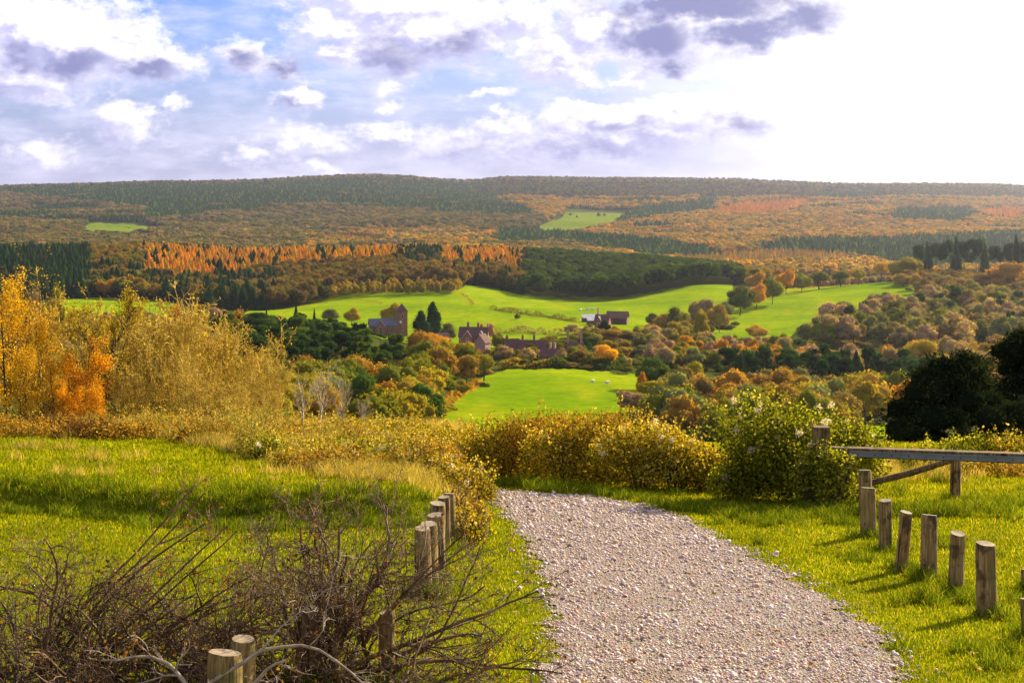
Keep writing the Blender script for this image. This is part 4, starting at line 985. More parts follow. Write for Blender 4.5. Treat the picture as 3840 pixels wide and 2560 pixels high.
tag(g.build('tarpaulin_stack', M['blue'], None, (x, y, z)), 'blue sheeted stack beside the farm lane', 'stack')
# garden wall below the big house
def wall_line(pts, h, th, name, mat, label, cat):
    g = Geo()
    for (a, b) in zip(pts[:-1], pts[1:]):
        ax, ay = a; bx, by = b; za, zb = tz(ax, ay), tz(bx, by); d = Vector((bx - ax, by - ay, 0)).normalized(); nn = Vector((-d.y, d.x, 0)) * th / 2
        vs = [(ax - nn.x, ay - nn.y, za - .5), (ax + nn.x, ay + nn.y, za - .5), (bx + nn.x, by + nn.y, zb - .5), (bx - nn.x, by - nn.y, zb - .5)]
        vs += [(p[0], p[1], p[2] + .5 + h) for p in vs]
        g.add(vs, [(0, 3, 2, 1), (4, 5, 6, 7), (0, 1, 5, 4), (1, 2, 6, 5), (2, 3, 7, 6), (3, 0, 4, 7)])
    return tag(g.build(name, mat), label, cat)
W2 = lambda px_, dp: ((px_ - 512) / F * dp, dp)
wall_line([W2(440, 712), W2(462, 706), W2(484, 706), W2(500, 712), W2(520, 722)], 1.7, .5, 'garden_wall', M['brick_pale'], 'long pale garden wall below the brick house', 'wall')
wall_line([W2(504, 700), W2(516, 735)], 1.5, .6, 'garden_wall', M['stone'], 'short stone wall climbing into the pasture', 'wall')
# hedges in the pastures
def hedge(pts, h, wd, n, color, label, lumpy=.5):
    P = []; tt = []
    P2 = np.array(pts); L = np.r_[0, np.cumsum(np.hypot(*np.diff(P2, axis=0).T))]
    s_ = rng.uniform(0, L[-1], n); X = np.interp(s_, L, P2[:, 0]); Y = np.interp(s_, L, P2[:, 1])
    hh = h * (1 + lumpy * np.sin(s_ / h * .9 + 2 * np.sin(s_ / h * .37)))
    a = rng.uniform(0, 6.28, n); q = np.sqrt(rng.uniform(.3, 1, n))
    X = X + np.cos(a) * q * wd / 2; Z = hh * (.5 + .5 * np.sin(a) * q); Y = Y + rng.normal(0, wd * .2, n)
    Pp = np.stack([X, Y, terr(X, Y) + Z], 1); c0 = Pp.mean(0); me = leaf_mesh('hedge', Pp - c0, wd * .22, M['tree_leaf'], aspect=.9)
    o = link('hedge', me, None, tuple(c0)); c = C[color]; o.color = (*c, 1); tag(o, label, 'hedge'); return o
hp = lambda lst: [hit(a * K, b * K, 650)[:2] for a, b in lst]
hedge(hp([(1128, 712), (1160, 716), (1200, 722), (1240, 727), (1280, 733), (1322, 740)]), 2.6, 4, 2200, 'olive', 'dark hedge curving across the middle pasture', .45)
hedge(hp([(1058, 676), (1070, 682), (1082, 693), (1086, 702)]), 1.6, 2.5, 500, 'brown', 'thin hedge running down from the hazel coppice')
hedge(hp([(820, 690), (850, 693), (880, 700)]), 1.2, 2.5, 400, 'brown', 'short dark hedge on the pasture above the church')
hedge(hp([(1130, 766), (1180, 764), (1240, 768), (1300, 770)]), 3.0, 4, 1200, 'greyolive', 'hedge along the lower side of the middle pasture')
hedge(hp([(1640, 735), (1700, 712), (1760, 690), (1800, 672), (1880, 660), (1990, 652)]), 1.8, 3, 1500, 'ochre', 'low hedge along the left side of the right pasture')
hedge([W2(548, 542), W2(570, 542), W2(600, 544), W2(612, 546)], 3.2, 4, 1400, 'green', 'dark hedge along the top of the near pasture')
hedge([W2(500, 540), W2(520, 541), W2(548, 542)], 2.6, 4, 900, 'goldolive', 'yellowing hedge between corner oak and dark evergreen')
hedge([W2(432, 362), W2(440, 400), W2(458, 440), W2(480, 480)], 2.0, 4, 1200, 'rust', 'rusty brambles along the left edge of the near pasture')
x, y, z = hit(1188 * K, 735 * K, 650); tree(x, y, 4.5, 5, 'round', 'olive', 'lone dark bush in the middle of the pasture')
for i, (X, Y) in enumerate([(1290, 492 + 6), (1310, 496), (1325, 500), (1375, 498), (1388, 498)]):
    x, y, z = hit(X * K, Y * K, 2000); tree(x, y, (9, 11, 8, 15, 12)[i], (12, 12, 9, 16, 11)[i], 'round', 'greyolive', '%s dark tree in the far pasture' % ('first', 'second', 'third', 'fourth and tallest', 'fifth')[i], 'dark trees in the far pasture')
# sheep
def sheep_mesh():
    V = []; Fc = []; prof = [(-.62, .0, .62), (-.58, .2, .62), (-.35, .31, .60), (0, .33, .6), (.35, .3, .62), (.52, .2, .68), (.68, .12, .78), (.84, .11, .76), (.98, .06, .70), (1.0, .0, .7)]
    k = 8
    for (x_, r, zc) in prof:
        for j in range(k): V.append((x_, r * math.cos(j * 6.283 / k) * .85, zc + r * math.sin(j * 6.283 / k)))
    for i in range(len(prof) - 1):
        for j in range(k): Fc.append((i * k + j, i * k + (j + 1) % k, (i + 1) * k + (j + 1) % k, (i + 1) * k + j))
    Vt, Ft = tubes([[sx, sy, .45, .06, sx + .02, sy, 0, .035] for sx in (-.42, .36) for sy in (-.14, .14)] + [[.8, .08, .84, .03, .76, .2, .86, .02], [.8, -.08, .84, .03, .76, -.2, .86, .02]], 4)
    return mesh_np('sheep', np.concatenate([np.array(V), Vt]), np.concatenate([np.array(Fc), Ft + len(V)]), M['wool'], smooth=True)
shm = sheep_mesh()
for i, (X, Y, y0, lab) in enumerate([(1361, 882, 330, 'white sheep in the near pasture, left of two below the yellow tree'), (1394, 886, 330, 'white sheep in the near pasture, right of two below the yellow tree'), (1333, 716, 640, 'white sheep farther left beside the farm sheds'), (1349, 714, 640, 'white sheep in the middle of three by the farm'), (1361, 714, 640, 'white sheep farther right beside the farm sheds')]):
    x, y, z = hit(X * K, Y * K, y0); o = link('sheep', shm, None, (x, y, z + .5)); o.rotation_euler.z = rnd.uniform(0, 6.28); o.scale = (1.4,) * 3 if i < 2 else (2, 2, 2); tag(o, lab, 'sheep', 'sheep grazing on the pastures')
# the bird
g = Geo(); g.add([(0, -.22, 0), (.05, -.05, .03), (.05, .1, .02), (0, .25, 0), (-.05, .1, .02), (-.05, -.05, .03), (0, 0, -.05)], [(0, 1, 5), (1, 2, 4, 5), (2, 3, 4), (0, 6, 1), (1, 6, 2), (2, 6, 3), (3, 6, 4), (4, 6, 5), (5, 6, 0)])
for s_ in (-1, 1): g.add([(s_ * .04, -.06, .03), (s_ * .28, -.02, .14), (s_ * .55, .1, .06), (s_ * .26, .1, .12), (s_ * .04, .1, .03)], [(0, 1, 2, 3, 4)])
bx, by = 128.5, 227.5
tag(g.build('bird', M['yew'], None, ((bx - 512) / F * 150, 150, (HZ - by) / F * 150)), 'small dark bird flying above the left wood', 'bird')

# ------------------------------------------------------------------ gravel path
def pw(X, Y): r = Y * K; y_ = 2730 / (r - 377); return ((X * K - 512) / F * y_, y_)
LE = [pw(*q) for q in [(1245, 1568), (1265, 1450), (1260, 1380), (1232, 1290), (1170, 1200), (1122, 1140)]] + [(-1.6, 24.4), (-2.8, 25.0)]
RE = [pw(*q) for q in [(2090, 1568), (2030, 1460), (1950, 1400), (1850, 1340), (1720, 1270), (1600, 1200), (1480, 1158), (1350, 1137), (1235, 1132)]] + [(-1.6, 26.0), (-2.8, 26.6)]
LE = [(LE[0][0] - .2, 2.0), (LE[0][0] - .1, 6)] + LE; RE = [(RE[0][0] - .3, 2.0), (RE[0][0] - .1, 6)] + RE
PATH = LE + RE[::-1]
def edge_noise(x, y): return .05 * np.sin(x * 9 + y * 4) + .05 * np.sin(y * 11 - x * 3) + .03 * np.sin(x * 23 + y * 19)
def in_path(x, y, grow=0.0):
    x = np.asarray(x); y = np.asarray(y)
    e = edge_noise(x, y)
    if grow == 0: return in_poly(x + e, y + e * .5, PATH)
    r = np.zeros(x.shape, bool)
    for dx, dy in ((grow, 0), (-grow, 0), (0, grow), (0, -grow)): r |= in_poly(x + e + dx, y + e * .5 + dy, PATH)
    return r
m, t = new_mat('gravel_bed')
geo = t.new('ShaderNodeNewGeometry'); P = geo.outputs['Position']
n1 = t.noise(P, .9, 4); vo = t.new('ShaderNodeTexVoronoi'); t.l.new(P, vo.inputs['Vector']); vo.inputs['Scale'].default_value = 36
cc = t.mix(.45, t.ramp(n1, [(.3, (.24, .18, .12)), (.7, (.36, .28, .22))]), vo.outputs['Color'], 'OVERLAY')
cc = t.mix(t.step(vo.outputs['Distance'], .2, .7, 0, .7), cc, (.12, .085, .05))
p = t.new('ShaderNodeBsdfPrincipled'); t.l.new(cc, p.inputs['Base Color']); p.inputs['Roughness'].default_value = .9
bm = t.new('ShaderNodeBump'); bm.inputs['Strength'].default_value = .8; bm.inputs['Distance'].default_value = .02; bm.invert = True; t.l.new(vo.outputs['Distance'], bm.inputs['Height']); t.l.new(bm.outputs[0], p.inputs['Normal'])
o_ = t.new('ShaderNodeOutputMaterial'); t.l.new(p.outputs[0], o_.inputs[0]); M['gravel_bed'] = m
ya, xa = np.linspace(2.0, 28, 330), np.linspace(-4, 4.5, 180)
Yg, Xg = np.meshgrid(ya, xa, indexing='ij'); ins = in_path(Xg, Yg)
sheet('path', Xg, Yg, terr(Xg, Yg) + .012, M['gravel_bed'], ins[:-1, :-1] & ins[1:, 1:] & ins[:-1, 1:] & ins[1:, :-1])
m, t = new_mat('gravel_stone')
ia = t.new('ShaderNodeAttribute', attribute_name='treecol', attribute_type='INSTANCER'); geo = t.new('ShaderNodeNewGeometry')
cc = t.mix(1.0, ia.outputs['Color'], t.ramp(t.noise(geo.outputs['Position'], 30, 4), [(.3, (.75, .72, .7)), (.7, (1.15, 1.12, 1.1))]), 'MULTIPLY')
p = t.new('ShaderNodeBsdfPrincipled'); t.l.new(cc, p.inputs['Base Color']); p.inputs['Roughness'].default_value = .7; p.inputs['Specular IOR Level'].default_value = .3
o_ = t.new('ShaderNodeOutputMaterial'); t.l.new(p.outputs[0], o_.inputs[0]); M['stone_chip'] = m
SV = []
for i in range(6):
    V = ICO1[0] * np.array([1, rng.uniform(.6, .9), rng.uniform(.4, .65)]) * .5; V = V * (1 + rng.uniform(-.22, .22, (len(V), 1)))
    SV.append(mesh_np('chip_%s' % 'abcdef'[i], V, ICO1[1], M['stone_chip']))
def scatter_pts(y0, y1, sp0, sp1, pa=-20, pb=1044):
    return grid_points(y0, y1, sp0, sp1, pa, pb)
def prog(y0, y1, k, pa=-20, pb=1044):
    """spacing proportional to the distance"""
    out = []; y_ = y0
    while y_ < y1:
        sp = k * y_; xs = np.arange((pa - 512) / F * y_, (pb - 512) / F * y_, sp); n = len(xs)
        out.append(np.stack([xs + rng.uniform(-.5, .5, n) * sp, y_ + rng.uniform(-.5, .5, n) * sp], 1)); y_ += sp * 1.25
    return np.concatenate(out)
P2 = prog(7.8, 27.5, .0026, 380, 960); P2 = P2[in_path(P2[:, 0] + rng.normal(0, .05, len(P2)), P2[:, 1] + rng.normal(0, .05, len(P2)))]
extra = np.stack([rng.uniform(-.5, 3, 2500), rng.uniform(8, 16, 2500)], 1); extra = extra[in_path(extra[:, 0], extra[:, 1], .22) & ~in_path(extra[:, 0], extra[:, 1])]
P2 = np.concatenate([P2, extra]); n = len(P2)
sz = np.exp(rng.normal(math.log(.0175), .46, n)).clip(.009, .065) * np.clip(P2[:, 1] / 12, .95, 1.8)
pal = np.array([(.58, .48, .43), (.68, .59, .54), (.47, .37, .31), (.74, .68, .64), (.56, .40, .22), (.2, .16, .13), (.42, .36, .35)])
cc = np.array([1.06, 1.0, .95]) * pal[rng.choice(7, n, p=[.24, .2, .16, .14, .14, .05, .07])] * rng.uniform(.85, 1.15, (n, 1))
soil = np.clip(wav(P2[:, 0], P2[:, 1], 1.3, off=3) * 1.6 + wav(P2[:, 0] * 3, P2[:, 1], 2.2, off=8) * 1.2, 0, 1)[:, None]; cc = cc * (1 - .55 * soil) + np.array([(.36, .24, .12)]) * .55 * soil; sz = sz * (1 - .25 * soil[:, 0])
gn_scatter('gravel', np.concatenate([P2, (terr(P2[:, 0], P2[:, 1]) + .012 + sz * .14)[:, None]], 1), rng.uniform(0, 6.28, n), np.stack([sz, sz, sz], 1), cc, SV, 'pale flint gravel lying on the path', tilt=rng.uniform(-.5, .5, (n, 2)))
print('stones', n)

# ------------------------------------------------------------------ grass
def tuft(name, mat, nb, rad, h0, h1, w_, lean=.5, droop=.4):
    a = rng.uniform(0, 6.283, nb); r = rad * np.sqrt(rng.uniform(0, 1, nb)); h = rng.uniform(h0, h1, nb)
    b = np.stack([r * np.cos(a), r * np.sin(a), np.full(nb, -.015)], 1)
    da = rng.uniform(0, 6.283, nb); ln = rng.uniform(.1, 1, nb) * lean
    d = np.stack([np.cos(da) * ln, np.sin(da) * ln, np.ones(nb)], 1); d /= np.linalg.norm(d, axis=1, keepdims=True)
    m_ = b + d * h[:, None] * .6; d2 = d + np.stack([np.cos(da), np.sin(da), np.zeros(nb)], 1) * droop; d2 /= np.linalg.norm(d2, axis=1, keepdims=True)
    tp = m_ + d2 * h[:, None] * .45; ta = rng.uniform(0, 6.283, nb); s_ = np.stack([np.cos(ta), np.sin(ta), np.zeros(nb)], 1) * w_ / 2
    V = np.stack([b - s_, b + s_, m_ - s_ * .8, m_ + s_ * .8, tp], 1).reshape(-1, 3); k = (np.arange(nb) * 5)[:, None]
    Fc = np.concatenate([k + [0, 1, 3], k + [0, 3, 2], k + [2, 3, 4]])
    return mesh_np(name, V, Fc, mat, {'tint': ('FLOAT', np.repeat(rng.uniform(0, 1, nb), 5))})
TS = [tuft('turf_tuft_%s' % q, M['blade'], 52, .13, .022, .05, .009) for q in 'abc']
TT = [tuft('tall_tuft_%s' % q, M['blade_tall'], 60, .13, .12, .30, .009, .8, 1.0) for q in 'abc']
TD = [tuft('dry_tuft_%s' % q, M['blade_dry'], 46, .16, .14, .42, .010, .6, .5) for q in 'abc']
def scat_grass(name, P2, variants, s0, label, sc=None):
    n = len(P2); s_ = (s0 * rng.uniform(.75, 1.3, n) if sc is None else sc * rng.uniform(.8, 1.25, n))
    gn_scatter(name, np.concatenate([P2, terr(P2[:, 0], P2[:, 1])[:, None]], 1), rng.uniform(0, 6.28, n), np.stack([s_, s_, s_], 1), None, variants, label)
    print(name, n)
G2 = prog(7.0, 42, .0088, -230, 1250)
G2 = G2[~in_path(G2[:, 0], G2[:, 1], -.0 or .0)]
G2 = G2[(G2[:, 1] < 42) ]
yb = np.interp(G2[:, 0], BX, BY)
scat_grass('grass', G2, TS, 1, 'short green turf on both sides of the path', sc=np.clip(G2[:, 1] / 14, .8, 2.3))
LV = [leaf_mesh('fallen_leaf_%s' % q, rng.normal(0, .012, (3, 3)) * np.array([1, 1, .15]) + np.array([0, 0, .008]), .045, M['brown_leaf'] if q == 'a' else M['hedge_gold'], nrm=np.array([[0, 0, 2.0]]), jit=.35, aspect=.7) for q in 'ab']
LP = np.concatenate([prog(8, 26, .022, 0, 1024)]); LP = LP[(rng.uniform(0, 1, len(LP)) < np.where(in_path(LP[:, 0], LP[:, 1]), .10, .16))]
# stray blades growing into the gravel edge
E2 = prog(7.6, 22, .012, 380, 960); E2 = E2[in_path(E2[:, 0], E2[:, 1]) & ~in_poly(E2[:, 0] + .14, E2[:, 1], PATH) | in_path(E2[:, 0], E2[:, 1]) & ~in_poly(E2[:, 0] - .14, E2[:, 1], PATH)]
E2 = E2[rng.uniform(0, 1, len(E2)) < .35]; scat_grass('edge_grass', E2, TS, .7, 'grass creeping over the gravel edge')
n = len(LP); gn_scatter('fallen_leaves', np.concatenate([LP, (terr(LP[:, 0], LP[:, 1]) + np.where(in_path(LP[:, 0], LP[:, 1]), .025, .05))[:, None]], 1), rng.uniform(0, 6.28, n), np.ones((n, 3)) * rng.uniform(.7, 1.2, (n, 1)), None, LV, 'brown and yellow fallen leaves on path and grass')
# tall tufts: on the bank, below the hedge, round the posts
B2 = prog(14, 30, .0095, -30, 1054); ybk = np.interp(B2[:, 0], BX, BY) + .25 * np.sin(B2[:, 0] * 1.7)
nzb = wav(B2[:, 0], B2[:, 1], 1.7, off=6)
selb = ((B2[:, 0] < -.9) & (np.abs(B2[:, 1] - ybk - .3) < .75 + .5 * nzb)) | ((B2[:, 0] > -.6) & (B2[:, 1] > np.interp(B2[:, 0], [-.6, 0, 1.2, 2.4, 3.3, 6, 12], [25.6, 25.2, 23.6, 20.9, 19.6, 20.2, 24]) - .8) & (B2[:, 1] < np.interp(B2[:, 0], [-.6, 0, 1.2, 2.4, 3.3, 6, 12], [25.6, 25.2, 23.6, 20.9, 19.6, 20.2, 24]) + .7)) | ((B2[:, 0] > 2) & (nzb > .42) & (B2[:, 1] > 14))
selb &= ~in_path(B2[:, 0], B2[:, 1], .05)
scat_grass('tall_grass', B2[selb], TT, 1, 'long dark grass on the bank and below the hedge', sc=B2[selb][:, 1] / 25)
# dry golden grass beyond the bank
D2 = prog(18.5, 44, .0085, -30, 1054); ybk = np.interp(D2[:, 0], BX, BY)
gx = (D2[:, 0] / D2[:, 1] * F + 512); nzd = wav(D2[:, 0], D2[:, 1], 4.2, off=8)
lim = np.interp(gx, [0, 150, 230, 300, 470], [44, 36, 29, 22.5, 19.5])
seld = (gx < 470) & (D2[:, 1] > ybk + .8) & ((D2[:, 1] > lim + 3 * nzd) | ((nzd + rng.normal(0, .12, len(nzd)) > .40) & (rng.uniform(0, 1, len(nzd)) < .5))) & ~in_path(D2[:, 0], D2[:, 1], .1)
seld |= (gx > 860) & (D2[:, 1] > 26.5 + 2 * nzd) & (D2[:, 1] < 30) & (rng.uniform(0, 1, len(D2)) < .5)
scat_grass('dry_grass', D2[seld], TD, 1, 'dry golden grass between the bank and the shrubs', sc=np.clip(D2[seld][:, 1] / 34, .55, 1.15))
# tufts round the posts
POSTS_R = [(987, 616, 547.7, 20, .0), (956, 592, 533.5, 16, .02), (929, 578, 518, 16, .0), (901, 571.6, 514.6, 13, .05), (885.5, 549.5, 501.6, 13.5, .0), (868, 536.5, 490, 15.5, .0), (866, 518, 472, 13, .0), (955, 499.5, 460.7, 11, .0), (1026.5, 592, 573, 11, .0), (1027, 640, 603, 11, .0)]
POSTS_L = [(424, 12.5, .155), (430, 12.95, .16), (437, 13.7, .17), (436.5, 15.0, .17), (444.5, 15.7, .135), (450, 16.2, .13), (312, 8.95, .16), (222.5, 7.6, .19), (243, 7.95, .14), (386, 8.95, .10)]
K2 = []
for q in POSTS_R: y_ = 2730 / (q[1] - 377); K2 += [((q[0] - 512) / F * y_ + rnd.gauss(0, .12), y_ + rnd.gauss(0, .12)) for _ in range(9)]
for q in POSTS_L: K2 += [((q[0] - 512) / F * q[1] + rnd.gauss(0, .12), q[1] + rnd.gauss(0, .12)) for _ in range(9)]
K2 += [(3.6 + rnd.gauss(0, .35), 12.0 + rnd.gauss(0, .15)) for _ in range(14)] + [(3.5 + rnd.gauss(0, .25), 18.4 + rnd.gauss(0, .2)) for _ in range(14)] + [(3.35 + rnd.gauss(0, .3), 9.8 + rnd.gauss(0, .15)) for _ in range(14)]
scat_grass('post_tufts', np.array(K2), TT, .62, 'long grass tufts round the foot of the posts')

# ------------------------------------------------------------------ posts and barrier
def wood_mat(name, a, b, c):
    m, t = new_mat(name); tc = t.new('ShaderNodeTexCoord'); oi = t.new('ShaderNodeObjectInfo')
    v = t.v('ADD', tc.outputs['Object'], t.v('SCALE', (7, 5, 3), oi.outputs['Random']))
    gr = t.noise(t.v('MULTIPLY', v, (30, 30, 2.2)), 1.6, 7, .65); bl = t.noise(v, 6, 4, .6)
    col = t.ramp(gr, [(.28, a), (.5, b), (.72, c)]); col = t.mix(t.step(bl, .5, .62, 0, .75), col, (.035, .022, .012))
    ck = t.noise(t.v('MULTIPLY', v, (22, 22, .7)), 1.0, 3, .5); col = t.mix(t.step(ck, .60, .64, 0, .85), col, (.02, .012, .006)); gn = t.noise(v, 3.1, 3); col = t.mix(t.step(gn, .5, .68, 0, .5), col, (.16, .15, .035))
    p = t.new('ShaderNodeBsdfPrincipled'); t.l.new(col, p.inputs['Base Color']); p.inputs['Roughness'].default_value = .85; p.inputs['Specular IOR Level'].default_value = .2
    bm = t.new('ShaderNodeBump'); bm.inputs['Strength'].default_value = .9; bm.inputs['Distance'].default_value = .012; t.l.new(gr, bm.inputs['Height']); t.l.new(bm.outputs[0], p.inputs['Normal'])
    o = t.new('ShaderNodeOutputMaterial'); t.l.new(p.outputs[0], o.inputs[0]); return m
M['post_wood'] = wood_mat('weathered_post', (.09, .05, .015), (.27, .17, .055), (.48, .36, .16))
M['beam_wood'] = wood_mat('barrier_wood', (.07, .04, .015), (.19, .12, .045), (.34, .24, .11))
M['end_grain'] = solid_mat('end_grain', [(.35, (.22, .16, .09)), (.65, (.42, .34, .22))], 9, stretch=(1, 1, 1))
M['steel'] = solid_mat('galvanised_steel', [(.3, (.15, .16, .155)), (.7, (.27, .28, .27))], 3, rough=.6, metal=0, stretch=(1, 1, 1))
M['bolt'] = solid_mat('dark_bolt', [(.3, (.03, .03, .03)), (.7, (.07, .06, .055))], 3)
def post(px_, y_, dia, h, label, group, lean=.0):
    x_ = (px_ - 512) / F * y_; z_ = tz(x_, y_)
    k, nz_ = 18, 14; V = []; Fc = []; ph = [rnd.uniform(0, 6.28) for _ in range(4)]
    for i in range(nz_ + 1):
        zz = -.12 + (h + .12) * i / nz_
        for j in range(k):
            a = 6.283 * j / k; r = dia / 2 * (1 + .05 * math.sin(2 * a + ph[0]) + .035 * math.sin(5 * a + ph[1] + zz * 3) + .02 * math.sin(9 * a + ph[2] + zz * 9) + rnd.uniform(-.012, .012)) * (1 - .05 * zz / h)
            if i == nz_: r *= .94
            V.append((r * math.cos(a) + .02 * math.sin(zz * 4 + ph[3]) * dia, r * math.sin(a), zz + (.06 * dia * math.cos(a + ph[3]) if i == nz_ else 0)))
    for i in range(nz_):
        for j in range(k): Fc.append((i * k + j, i * k + (j + 1) % k, (i + 1) * k + (j + 1) % k, (i + 1) * k + j))
    o = empty('wooden_post', (x_, y_, z_), label, 'post', group, rnd.uniform(0, 6.28)); o.rotation_euler.x = lean + rnd.uniform(-.03, .03); o.rotation_euler.y = rnd.uniform(-.045, .045)
    me = mesh_np('shaft', V, Fc, M['post_wood'], smooth=True); link('shaft', me, o)
    top = [V[nz_ * k + j] for j in range(k)]; g = Geo(); g.add(top + [(0, 0, h - .004)], [(j, (j + 1) % k, k) for j in range(k)]); g.build('end_grain', M['end_grain'], o)
RL = ['stout wooden post nearest the camera in the right row', 'second post of the right row, paler and split', 'dark stout post in the middle of the right row', 'slim grey weathered post of the right row', 'slim mossy post between weathered post and stout end post', 'stout round topped post at the far end of the right row',
      'post half hidden behind the far end post of the right row', 'single post standing under the barrier beam', 'sliver of a post cut by the right picture edge, farther one', 'sliver of a post cut by the right picture edge, nearer one']
for (q, lab) in zip(POSTS_R, RL):
    y_ = 2730 / (q[1] - 377); post(q[0], y_, q[3] / F * y_, (q[1] - q[2]) / F * y_ + .03, lab, 'wooden posts along the right side of the path', q[4])
LL = ['front post of the far left cluster of posts', 'dark topped post just behind the front post of the left cluster', 'tall pale post in the middle of the left cluster', 'post directly behind the tall pale one on the left', 'slim post second from the far end on the left', 'farthest slim post at the bend of the path', 'stout post tangled in the big thorn bush',
      'broad post at the bottom with pale cut top', 'slimmer post pressed against the broad bottom post', 'pale post hidden inside the thorn bush']
for (q, lab) in zip(POSTS_L, LL): post(q[0], q[1], q[2], .60 if q[1] > 9 else (.44 if q[2] == .10 else .46), lab, 'wooden posts along the left side of the path')
# barrier
yb_ = 20.9
bxz = lambda px_, row_, y_=yb_: ((px_ - 512) / F * y_, y_, (HZ - row_) / F * y_)
br = empty('vehicle_barrier', (bxz(821, 490)[0], yb_, tz(bxz(821, 490)[0], yb_)), 'long wooden barrier with grey steel strip, hinged to a post in the clematis', 'barrier')
o0 = Vector(br.location)
def loc(v): return tuple(Vector(v) - o0)
g = Geo(); g.box(-.11, .11, -.1, .1, -.2, 1.2); g.build('hinge_post', M['beam_wood'], br)
A0 = Vector(loc(bxz(830, 450.5))); B0 = Vector(loc(bxz(1090, 459.5, 20.2)))
g = Geo(); g.beam(A0, B0, .15, .135); g.build('beam', M['beam_wood'], br)
a = A0.lerp(B0, .07); b = B0; off = Vector((0, -.087, -.012))
g = Geo(); g.beam(a + off, b + off, .02, .078); g.build('steel_strip', M['steel'], br)
g = Geo(); g.beam(a + off + Vector((0, -.012, .036)), b + off + Vector((0, -.012, .036)), .03, .012); g.build('steel_edge', M['steel'], br)
for k in range(14):
    c = a.lerp(b, (k + .5) / 14) + off + Vector((0, -.012, -.005)); V, Fq = ICO1
    o = link('bolt', mesh_np('bolt', V * .012 * np.array([1, .6, 1]), Fq, M['bolt']) if k == 0 else bolt_me, br, c)
    if k == 0: bolt_me = o.data
Vb, Fb = tubes([[*loc(bxz(868, 483)), .045, *loc(bxz(910, 472.5)), .048], [*loc(bxz(910, 472.5)), .048, *loc(bxz(953, 459)), .042]], 10)
link('brace', mesh_np('brace', Vb, Fb, M['beam_wood'], smooth=True), br)
V_, F_ = tubes([[*loc((bxz(962, 470)[0], yb_, tz(bxz(962, 470)[0], yb_) - .2)), .045, *loc(bxz(962, 455)), .045]], 8)

# ------------------------------------------------------------------ plants that grow: branch generator
def rot_dir(d, ang, az_):
    d = d.normalized(); p_ = d.orthogonal().normalized(); q = d.cross(p_)
    return (d * math.cos(ang) + (p_ * math.cos(az_) + q * math.sin(az_)) * math.sin(ang)).normalized()
def grow(segs, tips, p, d, L, r, lv, par):
    n = par['n'][lv]; st = L / n; wob = par['wob'][lv]; up = par['up'][lv]; last = lv == len(par['n']) - 1
    r1 = r * par['tip'][lv]; kids = par['kids'][lv] if not last else 0
    kp = sorted(rnd.uniform(par['start'][lv], 1.0) for _ in range(kids)); ki = 0
    for i in range(n):
        d = (d + Vector((rnd.gauss(0, wob), rnd.gauss(0, wob), rnd.gauss(0, wob) + up))).normalized()
        q = p + d * st; ra = r + (r1 - r) * i / n; rb = r + (r1 - r) * (i + 1) / n
        segs.append((p.x, p.y, p.z, ra, q.x, q.y, q.z, rb))
        if last or (lv == len(par['n']) - 2 and i > n * .5): tips.append((q.x, q.y, q.z))
        while ki < kids and kp[ki] <= (i + 1) / n:
            f = kp[ki]; cp_ = p.lerp(q, rnd.random()); a = math.radians(rnd.gauss(par['ang'][lv], 10))
            grow(segs, tips, cp_, rot_dir(d, a, rnd.uniform(0, 6.28)), L * par['len'][lv] * rnd.uniform(.6, 1.15) * (1.15 - .55 * f), max(ra * par['rad'][lv], par.get('rmin', .0012)), lv + 1, par); ki += 1
        p = q
def plant_mesh(stems, par, name, bark, leafm, nleaf, leafs, sides=3, spread=.06, tintmode=None, seed=1, thick=1.0):
    rnd.seed(seed); segs = []; tips = []
    for (p, d, L, r) in stems: grow(segs, tips, Vector(p), Vector(d).normalized(), L, r, 0, par)
    segs = [(a_[0], a_[1], a_[2], a_[3] * thick, a_[4], a_[5], a_[6], a_[7] * thick) for a_ in segs]
    V, Fq = tubes(segs, sides); me = mesh_np(name + '_wood', V, Fq, bark, smooth=True)
    lm = None
    if nleaf and tips:
        T_ = np.array(tips); T_ = T_[rng.integers(0, len(T_), nleaf)] + rng.normal(0, spread, (nleaf, 3))
        lm = leaf_mesh(name + '_leaves', T_, leafs, leafm, aspect=.7)
    return me, lm, len(segs)
def place_plant(name, lab, cat, meshes, loc_, group=None, rz=0, sc=1.0, wn='branches', ln='leaves'):
    o = empty(name, loc_, lab, cat, group, rz); o.scale = (sc,) * 3 if not isinstance(sc, tuple) else sc
    link(wn, meshes[0], o)
    if meshes[1]: link(ln, meshes[1], o)
    return o
# orange aspens
PA = dict(rmin=.006, n=[9, 6, 4], wob=[.035, .10, .18], up=[.03, .10, .05], tip=[.25, .3, .5], kids=[30, 7], start=[.12, .2], ang=[42, 40], len=[.30, .42], rad=[.4, .5])
asp = [plant_mesh([((0, 0, -.3), (0, 0, 1), 6.4, .075)], PA, 'aspen', M['bark'], M['aspen'], 4800, .085, seed=3, spread=.13), plant_mesh([((0, 0, -.3), (.03, 0, 1), 6.4, .06), ((.2, .1, -.3), (.08, .02, 1), 5.6, .05)], PA, 'aspen_twin', M['bark'], M['aspen'], 5200, .085, seed=5, spread=.13)]
aspr = plant_mesh([((0, 0, -.3), (0, 0, 1), 4.2, .05), ((.4, 0, -.3), (.1, 0, 1), 3.8, .045), ((-.4, 0, -.3), (-.12, 0, 1), 3.6, .045)], dict(PA, kids=[20, 7], len=[.42, .45]), 'aspen_red', M['bark'], M['aspen_red'], 8500, .085, seed=8, spread=.16)
def base_at(px_, row_, dflt=52):
    """ground place near the crest for a trunk seen at this pixel"""
    return spot(px_, dflt)
def height_at(row_, y_, z_): return ((HZ - row_) / F * y_ - z_)
